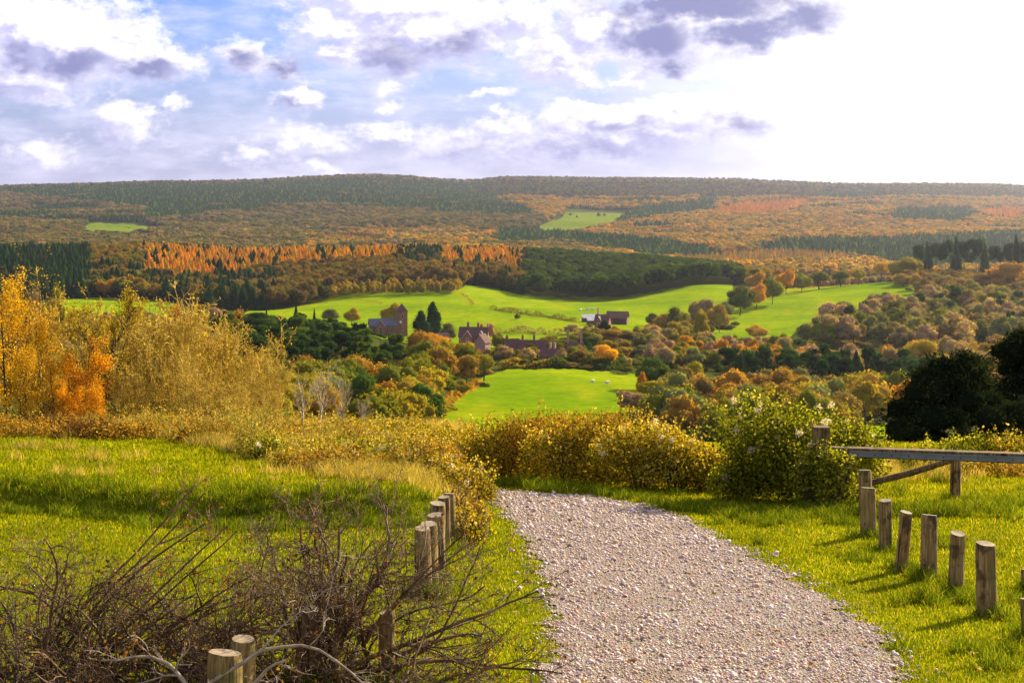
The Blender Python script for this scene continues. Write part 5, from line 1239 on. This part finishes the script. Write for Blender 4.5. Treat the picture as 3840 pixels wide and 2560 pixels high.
for i, (px_, top, y_, v, lab) in enumerate([(8, 290, 50, 0, 'orange aspen at the left picture edge'), (30, 288, 53, 1, 'twin stemmed orange aspen, second from the left edge'), (48, 312, 50, 0, 'orange aspen in front of its taller neighbour, third from the left'), (-14, 300, 52, 1, 'orange aspen cut by the left picture edge'),
                                     (60, 352, 48, 1, 'shorter yellow aspen fourth from the left'), (22, 350, 47, 0, 'young yellow aspen low at the left edge')]):
    x, y, z = spot(px_, y_); s_ = height_at(top, y, z) / 6.4; place_plant('aspen_tree', lab, 'tree', asp[v], (x, y, z), 'orange aspens at the left', rnd.uniform(0, 6.28), s_, 'trunk', 'crown')
for i, (px_, top, y_, lab) in enumerate([(82, 350, 48, 'fiery orange thicket tree beside the dark trunk, taller one'), (98, 385, 46, 'fiery orange low tree touching the dark trunk'), (70, 385, 46.5, 'fiery orange low tree left of the taller one')]):
    x, y, z = spot(px_, y_); s_ = height_at(top, y, z) / 4.2; place_plant('aspen_tree', lab, 'tree', aspr, (x, y, z), 'orange aspens at the left', i * 1.9, s_, 'trunk', 'crown')
# thin bare tops rising out of the aspens
PB = dict(rmin=.008, n=[10, 6, 4], wob=[.03, .09, .14], up=[.03, .12, .05], tip=[.15, .25, .4], kids=[26, 6], start=[.35, .2], ang=[38, 38], len=[.26, .45], rad=[.42, .5])
bare = plant_mesh([((0, 0, -.3), (0, 0, 1), 7.0, .055)], PB, 'bare_tree', M['bark'], M['olive_leaf'], 260, .07, seed=12, spread=.06)
for (px_, top, y_, lab) in [(27, 262, 55, 'thin bare tree top rising above the aspens, left one'), (44, 262, 56, 'thin bare tree top rising above the aspens, right one'), (85, 300, 54, 'thin bare tree between aspens and dark trunk'), (155, 300, 56, 'thin bare tree right of the dark trunk')]:
    x, y, z = spot(px_, y_); s_ = height_at(top, y, z) / 7.0; place_plant('bare_tree', lab, 'tree', bare, (x, y, z), 'thin bare trees', rnd.uniform(0, 6.28), s_)
# dark trunked tree
PO = dict(rmin=.006, n=[7, 8, 6, 4], wob=[.04, .12, .16, .2], up=[.02, .07, .06, .03], tip=[.5, .3, .3, .5], kids=[16, 9, 5], start=[.22, .2, .2], ang=[48, 40, 38], len=[.62, .42, .45], rad=[.45, .5, .5])
oak = plant_mesh([((0, 0, -.4), (-.04, 0, 1), 4.4, .13), ((-.1, 0, 2.6), (-.6, .1, 1), 2.8, .06), ((0, 0, 3.2), (.5, 0, 1), 2.6, .06)], PO, 'oak', M['bark'], M['olive_leaf'], 7500, .07, seed=21, spread=.12)
x, y, z = spot(108, 50); place_plant('oak_tree', 'dark trunked tree with spreading olive crown beside the fiery orange thicket', 'tree', oak, (x, y, z), None, 0, height_at(296, y, z) / 6.0, 'trunk', 'crown')
# golden twiggy trees
PG = dict(rmin=.0145, n=[8, 7, 5, 4], wob=[.07, .13, .2, .25], up=[.03, .07, .05, .02], tip=[.3, .25, .3, .5], kids=[15, 6, 3], start=[.2, .15, .1], ang=[34, 36, 42], len=[.46, .42, .5], rad=[.42, .5, .6])
tw = [plant_mesh([((rnd.uniform(-.3, .3), rnd.uniform(-.3, .3), -.3), (rnd.uniform(-.45, .45), rnd.uniform(-.3, .3), 1), rnd.uniform(3.8, 4.8), .045) for _ in range(6)], PG, 'twiggy', M['twig_gold'], M['olive_leaf'], 1000, .085, seed=31 + i, spread=.09) for i in range(3)]
for i, (px_, top, y_, v, lab) in enumerate([(160, 322, 53, 0, 'first golden twiggy tree right of the dark trunk'), (182, 328, 55, 1, 'second golden twiggy tree, right of the first'), (170, 350, 49, 2, 'golden twiggy tree with two forked dark stems'), (205, 338, 56, 0, 'golden twiggy tree in front of the pale orange crown'), (225, 335, 54, 2, 'tall golden twiggy tree in the middle of the thicket'), (243, 350, 53, 1, 'pale golden twiggy tree right of the middle one'),
                                           (262, 372, 51, 0, 'golden twiggy tree at the right end of the thicket'), (200, 372, 47, 1, 'lower golden twiggy tree in front of the thicket'), (236, 385, 46.5, 2, 'lower pale twiggy tree at the right front'), (132, 372, 49, 1, 'low golden twiggy tree just right of the dark trunk'), (148, 330, 57, 2, 'golden twiggy tree behind the first one'), (270, 396, 45, 0, 'small golden twiggy tree at the far right foot of the thicket'), (118, 335, 56, 0, 'golden twiggy tree directly behind the dark trunk'), (72, 318, 57, 1, 'golden twiggy tree behind the fiery orange thicket')]):
    x, y, z = spot(px_, y_); s_ = height_at(top, y, z) / 3.9; place_plant('twiggy_tree', lab, 'tree', tw[v], (x, y, z), 'golden twiggy trees in the left thicket', i * 1.1, (s_ * .92, s_ * .92, s_), 'branches', 'leaves')
# pale bare birches in the middle
PW = dict(rmin=.008, n=[10, 7, 4], wob=[.05, .11, .18], up=[.04, .16, .05], tip=[.25, .25, .4], kids=[18, 6], start=[.33, .2], ang=[36, 34], len=[.42, .42], rad=[.45, .5])
bi = [plant_mesh([((0, 0, -.3), (-.03, 0, 1), 4.2, .07), ((0, 0, 1.5), (-.4, 0, 1), 2.0, .025), ((0, 0, 1.9), (.35, 0, 1), 2.0, .025)], PW, 'birch', M['bark_pale'], M['olive_leaf'], 220, .06, seed=41 + i) for i in range(2)]
for (px_, top, y_, v, base_row, lab) in [(320, 362, 33.5, 0, 458, 'pale bare young birch standing alone in the middle'), (342, 368, 34.5, 1, 452, 'second pale bare birch, right of the first'), (304, 372, 36, 1, 450, 'thin bare birch behind the first one'), (362, 395, 34, 0, 455, 'low bare sapling right of the birches')]:
    x, y, z = spot(px_, y_); s_ = height_at(top, y, z) / 4.5; place_plant('birch_tree', lab, 'tree', bi[v], (x, y, z), 'pale bare birches', rnd.uniform(0, 6), s_)

# ------------------------------------------------------------------ leafy bushes
M['stem'] = solid_mat('bramble_stem', [(.3, (.08, .045, .02)), (.7, (.2, .13, .06))], 6)
def bush(name, cx, cy_, wx, wy, h, nl, ls, mat, label, cat='bush', group=None, lumps=8, ntwig=60, twl=.35, seeds=0, flat=.8, tw_leaf=3, topdown=None):
    z0 = tz(cx, cy_); rg = np.random.default_rng(int(abs(cx * 37 + cy_ * 91) * 10) % 100000)
    L = [(np.array([0, 0, h * .45]), .5)]
    for i in range(lumps):
        a = rg.uniform(0, 6.28); q = rg.uniform(.2, 1); L.append((np.array([math.cos(a) * q * wx * .34, math.sin(a) * q * wy * .34, h * rg.uniform(.35, .78)]), rg.uniform(.24, .40)))
    P = []; N = []; tt = []
    tot = sum(r * r for _, r in L)
    for c, r in L:
        k = int(nl * r * r / tot); d = rg.normal(size=(k, 3)); d /= np.linalg.norm(d, axis=1, keepdims=True); rr = np.array([wx * r, wy * r, h * r * 1.15])
        q = rg.uniform(.55, 1.12, (k, 1)) ** .7
        P.append(c + d * rr * q); N.append(d); tt.append(np.clip(rg.normal(.5, .12) + rg.normal(0, .22, k), 0, 1))
    P = np.concatenate(P); N = np.concatenate(N); tt = np.concatenate(tt)
    gz = terr(P[:, 0] + cx, P[:, 1] + cy_) - z0; ok = P[:, 2] > gz - .02; P, N, tt = P[ok], N[ok], tt[ok]
    # twigs sticking out of the outline
    segs = []; tl = []
    top = P[np.argsort(-(P[:, 2] / h + .15 * np.abs(P[:, 0]) / wx))[:max(50, len(P) // 3)]]
    for i in range(ntwig):
        b = top[rg.integers(0, len(top))] * np.array([.92, .92, .92]); d = np.array([b[0] / wx * .8 + rg.normal(0, .3), b[1] / wy * .5 + rg.normal(0, .3), 1.0]); d /= np.linalg.norm(d); l = rg.uniform(.3, 1) ** 2 * twl + .08
        p = b; cur = rg.normal(0, .12, 3)
        for s_ in range(4):
            d = d + cur + np.array([0, 0, -.06]); d /= np.linalg.norm(d); q = p + d * l / 4; segs.append([*p, .006 - .001 * s_, *q, .005 - .001 * s_]); tl.append(q); p = q
    # inner stems
    for i in range(26):
        a = rg.uniform(0, 6.28); e = np.array([math.cos(a) * wx * .36 * rg.uniform(.3, 1), math.sin(a) * wy * .36 * rg.uniform(.3, 1), h * rg.uniform(.5, .95)]); b = e * np.array([.3, .3, 0]); m_ = (b + e) / 2 + np.array([0, 0, h * .1])
        segs += [[*b, .014, *m_, .01], [*m_, .01, *e, .005]]
    o = empty(name, (cx, cy_, z0), label, cat, group)
    V, Fq = tubes(segs, 3); link('stems', mesh_np('stems', V, Fq, M['stem']), o)['kind'] = 'stuff'
    if tl and tw_leaf:
        T_ = np.repeat(np.array(tl), tw_leaf, 0) + rg.normal(0, .025, (len(tl) * tw_leaf, 3)); P = np.concatenate([P, T_]); N = np.concatenate([N, rg.normal(size=T_.shape)]); tt = np.concatenate([tt, rg.uniform(.3, 1, len(T_))])
    link('leaves', leaf_mesh('leaves', P, ls, M[mat], nrm=N * .5, jit=.7, aspect=.75, tint=tt), o)
    if seeds:
        cs = top[rg.integers(0, len(top), seeds)] * 1.04; SP = (np.repeat(cs, 60, 0) + rg.normal(0, .026, (seeds * 60, 3)))
        link('seed_heads', leaf_mesh('seed_heads', SP, .04, M['seed'], aspect=.4), o)
    return o
def bp(px_, y_): return (px_ - 512) / F * y_, y_
# the golden hedge beyond the bend
for (px_, y_, wpx, toprow, nl, mat, lab) in [
    (478, 29, 60, 436, 4200, 'hedge_gold', 'golden bush at the left end of the hedge beyond the bend'),
    (505, 27.2, 74, 424, 6000, 'hedge_gold', 'golden and olive bush second from the left end of the hedge'),
    (540, 27.0, 70, 413, 7000, 'hedge_rust', 'tall rust and gold bush with pointed top in the hedge'),
    (565, 25.6, 80, 428, 6500, 'hedge_gold', 'yellow bush below the near pasture in the middle of the hedge'),
    (600, 25.8, 80, 412, 8000, 'hedge_rust', 'highest rusty gold bush of the hedge'),
    (640, 24.6, 76, 427, 7000, 'hedge_gold', 'broad golden bush right of the highest one'),
    (676, 24.2, 80, 436, 7000, 'hedge_gold', 'golden bush with dry seed heads near the clematis mound'),
    (708, 24.2, 84, 446, 7000, 'hedge_gold', 'low golden bush left of the clematis mound'),
    (560, 28.5, 90, 430, 4200, 'vine_green', 'greener bush behind the middle of the hedge'),
    (640, 27.5, 90, 424, 4500, 'hedge_gold', 'golden bush behind the broad one')]:
    x, y = bp(px_, y_); z = tz(x, y); wx = wpx * y / F; h = (HZ - toprow) / F * y - z
    bush('hedge_bush', x, y, wx * 1.15, 1.3, h * .98, nl, .048, mat, lab, 'bush', 'bushes of the golden hedge', ntwig=46, twl=.35, seeds=8 if px_ in (676, 640, 712) else 0)
# clematis mound
x, y = bp(806, 21.9); z = tz(x, y)
bush('clematis_mound', x, y, 2.25, 2.1, (HZ - 411) / F * y - z, 24000, .05, 'vine_green', 'big mound of clematis with white fluffy seed heads over the barrier post', 'climber', lumps=15, ntwig=90, twl=.35, seeds=46)
x, y = bp(742, 22.3); z = tz(x, y); bush('clematis_mound', x, y, 1.1, 1.0, (HZ - 462) / F * y - z, 7000, .045, 'vine_green', 'lower left skirt of the clematis mound', 'climber', ntwig=25, seeds=4)
x, y = bp(838, 20.55); z = tz(x, y); bush('bramble', x, y, .62, .35, (HZ - 452) / F * y - z, 2400, .045, 'vine_green', 'leaves growing over the foot of the barrier post', 'bush', ntwig=14)
x, y = bp(818, 20.75); z = tz(x, y) ; bush('clematis_mound', x - .12, y + .02, .5, .3, .82, 1500, .045, 'vine_green', 'clematis shoots clinging to the barrier post', 'climber', ntwig=10, seeds=2)
x, y = bp(858, 21.6); z = tz(x, y); bush('bramble', x, y, .85, .9, (HZ - 432) / F * y - z, 4200, .045, 'vine_green', 'low bramble behind the brace of the barrier', 'bush', ntwig=20, seeds=3)
# low bushes behind the barrier
for (px_, y_, wpx, top, mat, lab) in [(930, 29, 60, 447, 'vine_green', 'low green bush behind the barrier left of the single post'), (975, 29.5, 60, 436, 'vine_green', 'light green bush in front of the dark yew'), (1015, 29, 60, 440, 'hedge_gold', 'dry golden bush at the right edge behind the barrier'), (915, 31, 40, 462, 'hedge_rust', 'small rusty bush right of the mound'), (955, 28, 70, 462, 'hedge_gold', 'straw coloured brambles under the barrier beam'), (1010, 27.6, 80, 466, 'hedge_rust', 'low rusty brambles at the right edge')]:
    x, y = bp(px_, y_); z = tz(x, y); bush('bush', x, y, wpx * y / F * 1.1, 1.2, (HZ - top) / F * y - z, 3400, .05, mat, lab, 'bush', 'low bushes behind the barrier', ntwig=26)
# shrubs along the crest of the left meadow
rnd.seed(77)
CR = [(-10, 38, 60, 436, 'hedge_rust'), (20, 38, 60, 440, 'hedge_rust'), (55, 37, 70, 438, 'brown_leaf'), (92, 36.5, 60, 440, 'brown_leaf'), (125, 37, 60, 437, 'hedge_rust'), (150, 38, 50, 432, 'hedge_gold'), (178, 36, 60, 436, 'hedge_rust'), (205, 35, 60, 438, 'hedge_rust'), (232, 35, 60, 430, 'hedge_gold'), (245, 37, 60, 424, 'vine_green'), (262, 34, 70, 440, 'hedge_rust'), (290, 37, 70, 449, 'hedge_rust'), (318, 38, 60, 452, 'hedge_gold'), (345, 37, 70, 451, 'hedge_gold'), (372, 36, 70, 448, 'vine_green'), (400, 33, 70, 450, 'hedge_gold'), (430, 32, 70, 450, 'hedge_gold'), (455, 30, 60, 452, 'hedge_gold')]
for i, (px_, y_, wpx, top, mat) in enumerate(CR):
    x, y = bp(px_, y_); z = tz(x, y)
    desc = {'hedge_rust': 'rusty brown', 'brown_leaf': 'dark brown', 'hedge_gold': 'golden', 'vine_green': 'yellow green'}[mat]
    y += rnd.uniform(-2.5, 2.5); x = (px_ - 512) / F * y; z = tz(x, y); bush('shrub', x, y, wpx * y / F * 1.2, 1.8, max(((HZ - top) / F * y - z) * rnd.choice([.55, .75, .9, 1.1]), .35), 3000, .055, mat, '%s shrub on the crest of the left meadow, %s from the left' % (desc, (ORD + ['fifteenth', 'sixteenth', 'seventeenth', 'eighteenth'])[i]), 'shrub', 'shrubs along the crest of the left meadow', ntwig=40, twl=.4)
# clematis tangle left of the bend
for i, (px_, y_, wpx, top, mat, sd, lab) in enumerate([(365, 25.5, 70, 474, 'vine_green', 16, 'low green tangle with many white fluffy seed heads, left one'), (395, 24.5, 70, 466, 'vine_green', 18, 'low green tangle with many white fluffy seed heads, middle one'), (425, 23.5, 60, 470, 'hedge_gold', 8, 'yellow tangle with few seed heads behind the left posts'), (455, 23, 60, 470, 'hedge_gold', 4, 'yellow bush at the left side of the bend'), (476, 22.3, 34, 478, 'hedge_gold', 2, 'small yellow bush leaning over the path at the bend'), (440, 27, 80, 460, 'hedge_gold', 4, 'golden tangle behind the yellow bush at the bend'), (330, 27, 70, 470, 'hedge_gold', 3, 'golden tangle left of the seed heads'),
                                                  (462, 18.6, 40, 512, 'hedge_rust', 0, 'rusty weeds between posts and path'), (468, 16.5, 30, 535, 'hedge_gold', 0, 'low golden weeds at the path edge by the posts')]):
    x, y = bp(px_, y_); z = tz(x, y); bush('weed_tangle', x, y, wpx * y / F * 1.15, .9, max((HZ - top) / F * y - z, .3), 3400 if y > 19 else 1500, .042, mat, lab, 'bush', 'tangles left of the bend', ntwig=46, twl=.34, seeds=sd, tw_leaf=2)
rnd.seed(909)
EXW = sorted([(rnd.uniform(215, 440), rnd.uniform(23, 32)) for _ in range(14)])
for i, (px_, y_) in enumerate(EXW):
    x, y = bp(px_, y_); z = tz(x, y); mt = rnd.choice(['vine_green', 'hedge_gold', 'hedge_rust', 'vine_green', 'hedge_gold'])
    bush('weed_clump', x, y, rnd.uniform(.9, 1.6), .8, rnd.uniform(.22, .42), 1300, .045, mt, '%s weed clump in the dry grass before the birches, %s from the left' % ({'vine_green': 'yellow green', 'hedge_gold': 'golden', 'hedge_rust': 'rusty'}[mt], ORD[i]), 'weeds', 'weed clumps in the dry grass', ntwig=40, twl=.3, seeds=rnd.choice([0, 0, 3]), tw_leaf=3)
# tall dry weeds, uncounted
def weed(name, k):
    segs = []; tl = []
    for i in range(k):
        p = np.array([rnd.gauss(0, .12), rnd.gauss(0, .12), -.03]); d = np.array([rnd.gauss(0, .22), rnd.gauss(0, .22), 1.0]); l = rnd.uniform(.45, 1.0)
        for s_ in range(5):
            d = d + np.array([rnd.gauss(0, .1), rnd.gauss(0, .1), 0]); d /= np.linalg.norm(d); q = p + d * l / 5; segs.append([*p, .005, *q, .004])
            for _ in range(5 + 5 * s_ // 2): tl.append(q + np.random.default_rng(rnd.randrange(10 ** 6)).normal(0, .035, 3))
            p = q
    V, Fq = tubes(segs, 3); tl = np.array(tl); lv, lf = leaves(tl, .04, None, 1, .5)
    tri = lambda Q: np.concatenate([Q[:, [0, 1, 2]], Q[:, [0, 2, 3]]])
    return mesh_np(name, np.concatenate([V, lv]), np.concatenate([Fq, lf + len(V)]), M['blade_dry'], {'tint': ('FLOAT', np.concatenate([np.full(len(V), .1), np.repeat(rng.uniform(0, 1, len(tl)), 4)]))})
WE = [weed('weed_%s' % q, 9) for q in 'abc']
X2 = prog(19.5, 40, .0135, -20, 480); gx = X2[:, 0] / X2[:, 1] * F + 512; nzd = wav(X2[:, 0], X2[:, 1], 2.6, off=4)
lim = np.interp(gx, [0, 120, 230, 300, 360, 470], [41, 38, 31, 24, 20.5, 19.5]); s_ = (X2[:, 1] > lim + 1.5 * nzd) & ~in_path(X2[:, 0], X2[:, 1], .3) & (rng.uniform(0, 1, len(X2)) < .4)
scat_grass('tall_weeds', X2[s_], WE, 1, 'tall dry golden weeds between meadow and birches', sc=np.clip(X2[s_][:, 1] / 42, .5, .9) * np.interp(X2[s_][:, 0] / X2[s_][:, 1] * F + 512, [150, 250, 320, 480], [.8, 1.05, .75, .6]))
# bare thin wands
wand = plant_mesh([((0, 0, -.1), (.15, 0, 1), 1.5, .009)], dict(n=[9, 4], wob=[.07, .15], up=[-.02, .03], tip=[.25, .4], kids=[7], start=[.3], ang=[35], len=[.25], rad=[.5]), 'wand', M['thorn_bark'], M['brown_leaf'], 14, .03, seed=51, spread=.02)
for (px_, y_, top, lean, lab) in [(385, 14.5, 430, .25, 'long dark arching wand leaning right above the left meadow'), (352, 15.5, 452, .35, 'dark curved wand left of the long one'), (392, 24, 405, .1, 'thin upright wand before the near pasture'), (110, 30, 447, 0, 'dry upright stalk on the left meadow'), (250, 26, 470, .1, 'thin dry stalk before the golden grass')]:
    x, y = bp(px_, y_); z = tz(x, y); s_ = height_at(top, y, z) / 1.5; o = place_plant('bare_wand', lab, 'twig', wand, (x, y, z), None, rnd.uniform(-.4, .4), s_); o.rotation_euler.y = lean
# leafy sprays rising from the hedge
spray = plant_mesh([((0, 0, -.1), (.1, 0, 1), 1.0, .007), ((.1, 0, -.1), (.4, 0, 1), .8, .006)], dict(n=[9, 4], wob=[.08, .15], up=[-.05, .0], tip=[.3, .4], kids=[6], start=[.3], ang=[45], len=[.25], rad=[.5]), 'spray', M['stem'], M['hedge_gold'], 90, .045, seed=61, spread=.025)
for i, (px_, y_, row_, s_, lab) in enumerate([(618, 25.2, 425, .9, 'leafy spray above the highest hedge bush'), (704, 23.6, 440, .75, 'yellow leafy spray left of the mound'), (655, 24.3, 438, .8, 'bent leafy spray over the broad golden bush'), (782, 22, 412, .45, 'short green spray on top of the mound, left one'), (845, 22, 420, .5, 'short green spray on top of the mound, right one'), (516, 26.8, 432, .75, 'thin spray at the left of the hedge'), (730, 22.8, 445, .6, 'leafy spray beside the mound skirt')]):
    x, y = bp(px_, y_); place_plant('leafy_spray', lab, 'twig', spray, (x, y, (HZ - row_ - 8) / F * y), None, i * 2.1, s_)
# dark yew on the right
x, y = bp(1000, 50); z = tz(x, y)
def yew(px_, y_, top, wpx, n, lab, seed):
    x, y = bp(px_, y_); z = tz(x, y); h = height_at(top, y, z); wd = wpx * y / F; rg = np.random.default_rng(seed)
    P = []; N = []; tt = []; UP = []
    L = []
    for i in range(46):
        f = max(rg.uniform(-.12, 1), 0.02) ** .8; r = (1 - f ** 1.6) ** .55 * wd * .5 * rg.uniform(.45, 1.0); a = rg.uniform(0, 6.28)
        L.append((np.array([r * math.cos(a), r * math.sin(a), f * h * .93]), wd * rg.uniform(.10, .19)))
    for c, r in L:
        k = n // 46; d = rg.normal(size=(k, 3)); d /= np.linalg.norm(d, axis=1, keepdims=True)
        P.append(c + d * r * np.array([1, 1, .7]) * rg.uniform(.5, 1.15, (k, 1))); N.append(d); tt.append(np.clip(rg.normal(.45, .12) + rg.normal(0, .2, k), 0, 1)); UP.append(d + np.array([c[0], c[1], 0]) / wd * 1.5)
    P = np.concatenate(P); N = np.concatenate(N)
    o = empty('yew_tree', (x, y, z), lab, 'tree')
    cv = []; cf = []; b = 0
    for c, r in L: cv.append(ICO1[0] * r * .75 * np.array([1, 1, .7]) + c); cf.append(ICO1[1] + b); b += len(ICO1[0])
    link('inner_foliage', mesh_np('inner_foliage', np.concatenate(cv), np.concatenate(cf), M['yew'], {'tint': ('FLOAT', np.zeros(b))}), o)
    link('crown', leaf_mesh('crown', P, .15, M['yew'], nrm=None, aspect=.4, up=np.concatenate(UP) * 1.5, tint=np.concatenate(tt)), o)
    V, Fq = tubes([[0, 0, -1, .25, 0, 0, h * .5, .15]], 8); link('trunk', mesh_np('trunk', V, Fq, M['bark']), o)
yew(962, 48, 352, 140, 19000, 'broad dark yew sloping down left behind the barrier', 5)
yew(1022, 52, 328, 120, 22000, 'tall dark yew at the right picture edge', 6)
yew(915, 46, 430, 44, 4000, 'small dark yew at the left foot of the broad one', 7)

# ------------------------------------------------------------------ thorn bushes in front
PT = dict(n=[12, 8, 6, 3], wob=[.17, .26, .32, .4], up=[-.015, .0, .0, .0], tip=[.3, .3, .35, .5], kids=[12, 7, 4], start=[.15, .12, .1], ang=[42, 48, 58], len=[.52, .46, .36], rad=[.5, .55, .6])
def thorn(name, lab, px_, y_, stems, seed, par=PT, bark='thorn_bark', nleaf=500, zoff=0.0):
    x, y = bp(px_, y_); z = tz(x, y) + zoff
    me = plant_mesh(stems, par, name, M[bark], M['brown_leaf'], nleaf, .028, sides=4, seed=seed, spread=.015, thick=1.22)
    print(name, me[2]); return place_plant(name, lab, 'bush', me, (x, y, z), 'bare thorn bushes in front')
rnd.seed(5)
def fan(n, L0, L1, r, az0, az1, el0, el1, spread=.1):
    out = []
    for i in range(n):
        a = math.radians(rnd.uniform(az0, az1)); e = math.radians(rnd.uniform(el0, el1))
        out.append(((rnd.gauss(0, spread), rnd.gauss(0, spread * .6), -.05), (math.cos(a) * math.cos(e), math.sin(a) * math.cos(e), math.sin(e)), rnd.uniform(L0, L1), r * rnd.uniform(.6, 1.2)))
    return out
thorn('thorn_bush', 'dense dark thorn bush around the stout post in the foreground', 330, 8.9, fan(26, .8, 1.25, .016, 0, 360, 20, 80, .16), 101, nleaf=700)
thorn('thorn_bush', 'wide tangle of thorn twigs at the left of the stout post', 262, 8.9, fan(13, .8, 1.35, .012, 60, 300, 10, 60, .18), 102)
thorn('thorn_bush', 'thorn branches arching right over the grass towards the path', 350, 8.7, [((0, 0, .15), (1, 0, .45), 1.25, .014), ((0, 0, .1), (1, .2, .25), 1.35, .013), ((0, -.1, .05), (1, -.1, .1), 1.2, .01), ((.05, .1, .3), (1, .2, .8), 1.1, .011), ((0, 0, 0), (1, -.2, -.0), 1.0, .009), ((.1, 0, .3), (.5, 0, 1), .9, .009)], 103, dict(PT, kids=[11, 6, 4], wob=[.07, .13, .18, .25]), nleaf=200)
thorn('thorn_bush', 'dense thorny tangle in the bottom left corner', 40, 8.3, fan(19, .7, 1.15, .012, 0, 360, 10, 65, .25), 104)
thorn('thorn_bush', 'long arching rose stems leaning right at the left edge', 20, 8.6, [((0.05 * i, 0.03 * i, 0), (.55 + .09 * i, .1, 1 - .06 * i), 1.6 - .05 * i, .010) for i in range(10)], 105, dict(PT, kids=[7, 4, 3], wob=[.05, .12, .2, .3], len=[.35, .4, .4]), nleaf=350)
thorn('thorn_bush', 'open thorn bush with hips between corner tangle and bottom posts', 150, 8.5, fan(18, .8, 1.3, .012, 0, 360, 5, 62, .28), 106, dict(PT, kids=[12, 7, 4]), nleaf=500)
thorn('pale_branch', 'pale crooked branch rising before the broad bottom post', 190, 7.5, [((0, 0, -.1), (-.05, 0, 1), .75, .017), ((0, 0, .28), (-.8, 0, .5), .55, .012), ((0, 0, .25), (1, 0, .35), 1.3, .011), ((.05, 0, .15), (1, 0, .12), .7, .010)], 107, dict(PT, kids=[7, 5, 3], wob=[.16, .2, .25, .3]), bark='thorn_pale', nleaf=120)
thorn('thorn_bush', 'low thorny shoots at the bottom right of the dense bush', 400, 8.1, fan(7, .5, .9, .008, -60, 60, 5, 45, .12), 108, dict(PT, kids=[10, 6, 4]), nleaf=200)

# ------------------------------------------------------------------ haze over the valley
m, t = new_mat('haze'); m.node_tree.nodes.clear()
pv = t.new('ShaderNodeVolumePrincipled'); pv.inputs['Color'].default_value = (.74, .77, 1.0, 1); pv.inputs['Density'].default_value = 2.7e-5; pv.inputs['Anisotropy'].default_value = .6
o_ = t.new('ShaderNodeOutputMaterial'); t.l.new(pv.outputs[0], o_.inputs['Volume'])
g = Geo(); g.box(-12000, 12000, -80, 11100, -330, 75); tag(g.build('haze', m), 'thin blue haze lying over the valley', None, None, 'stuff')
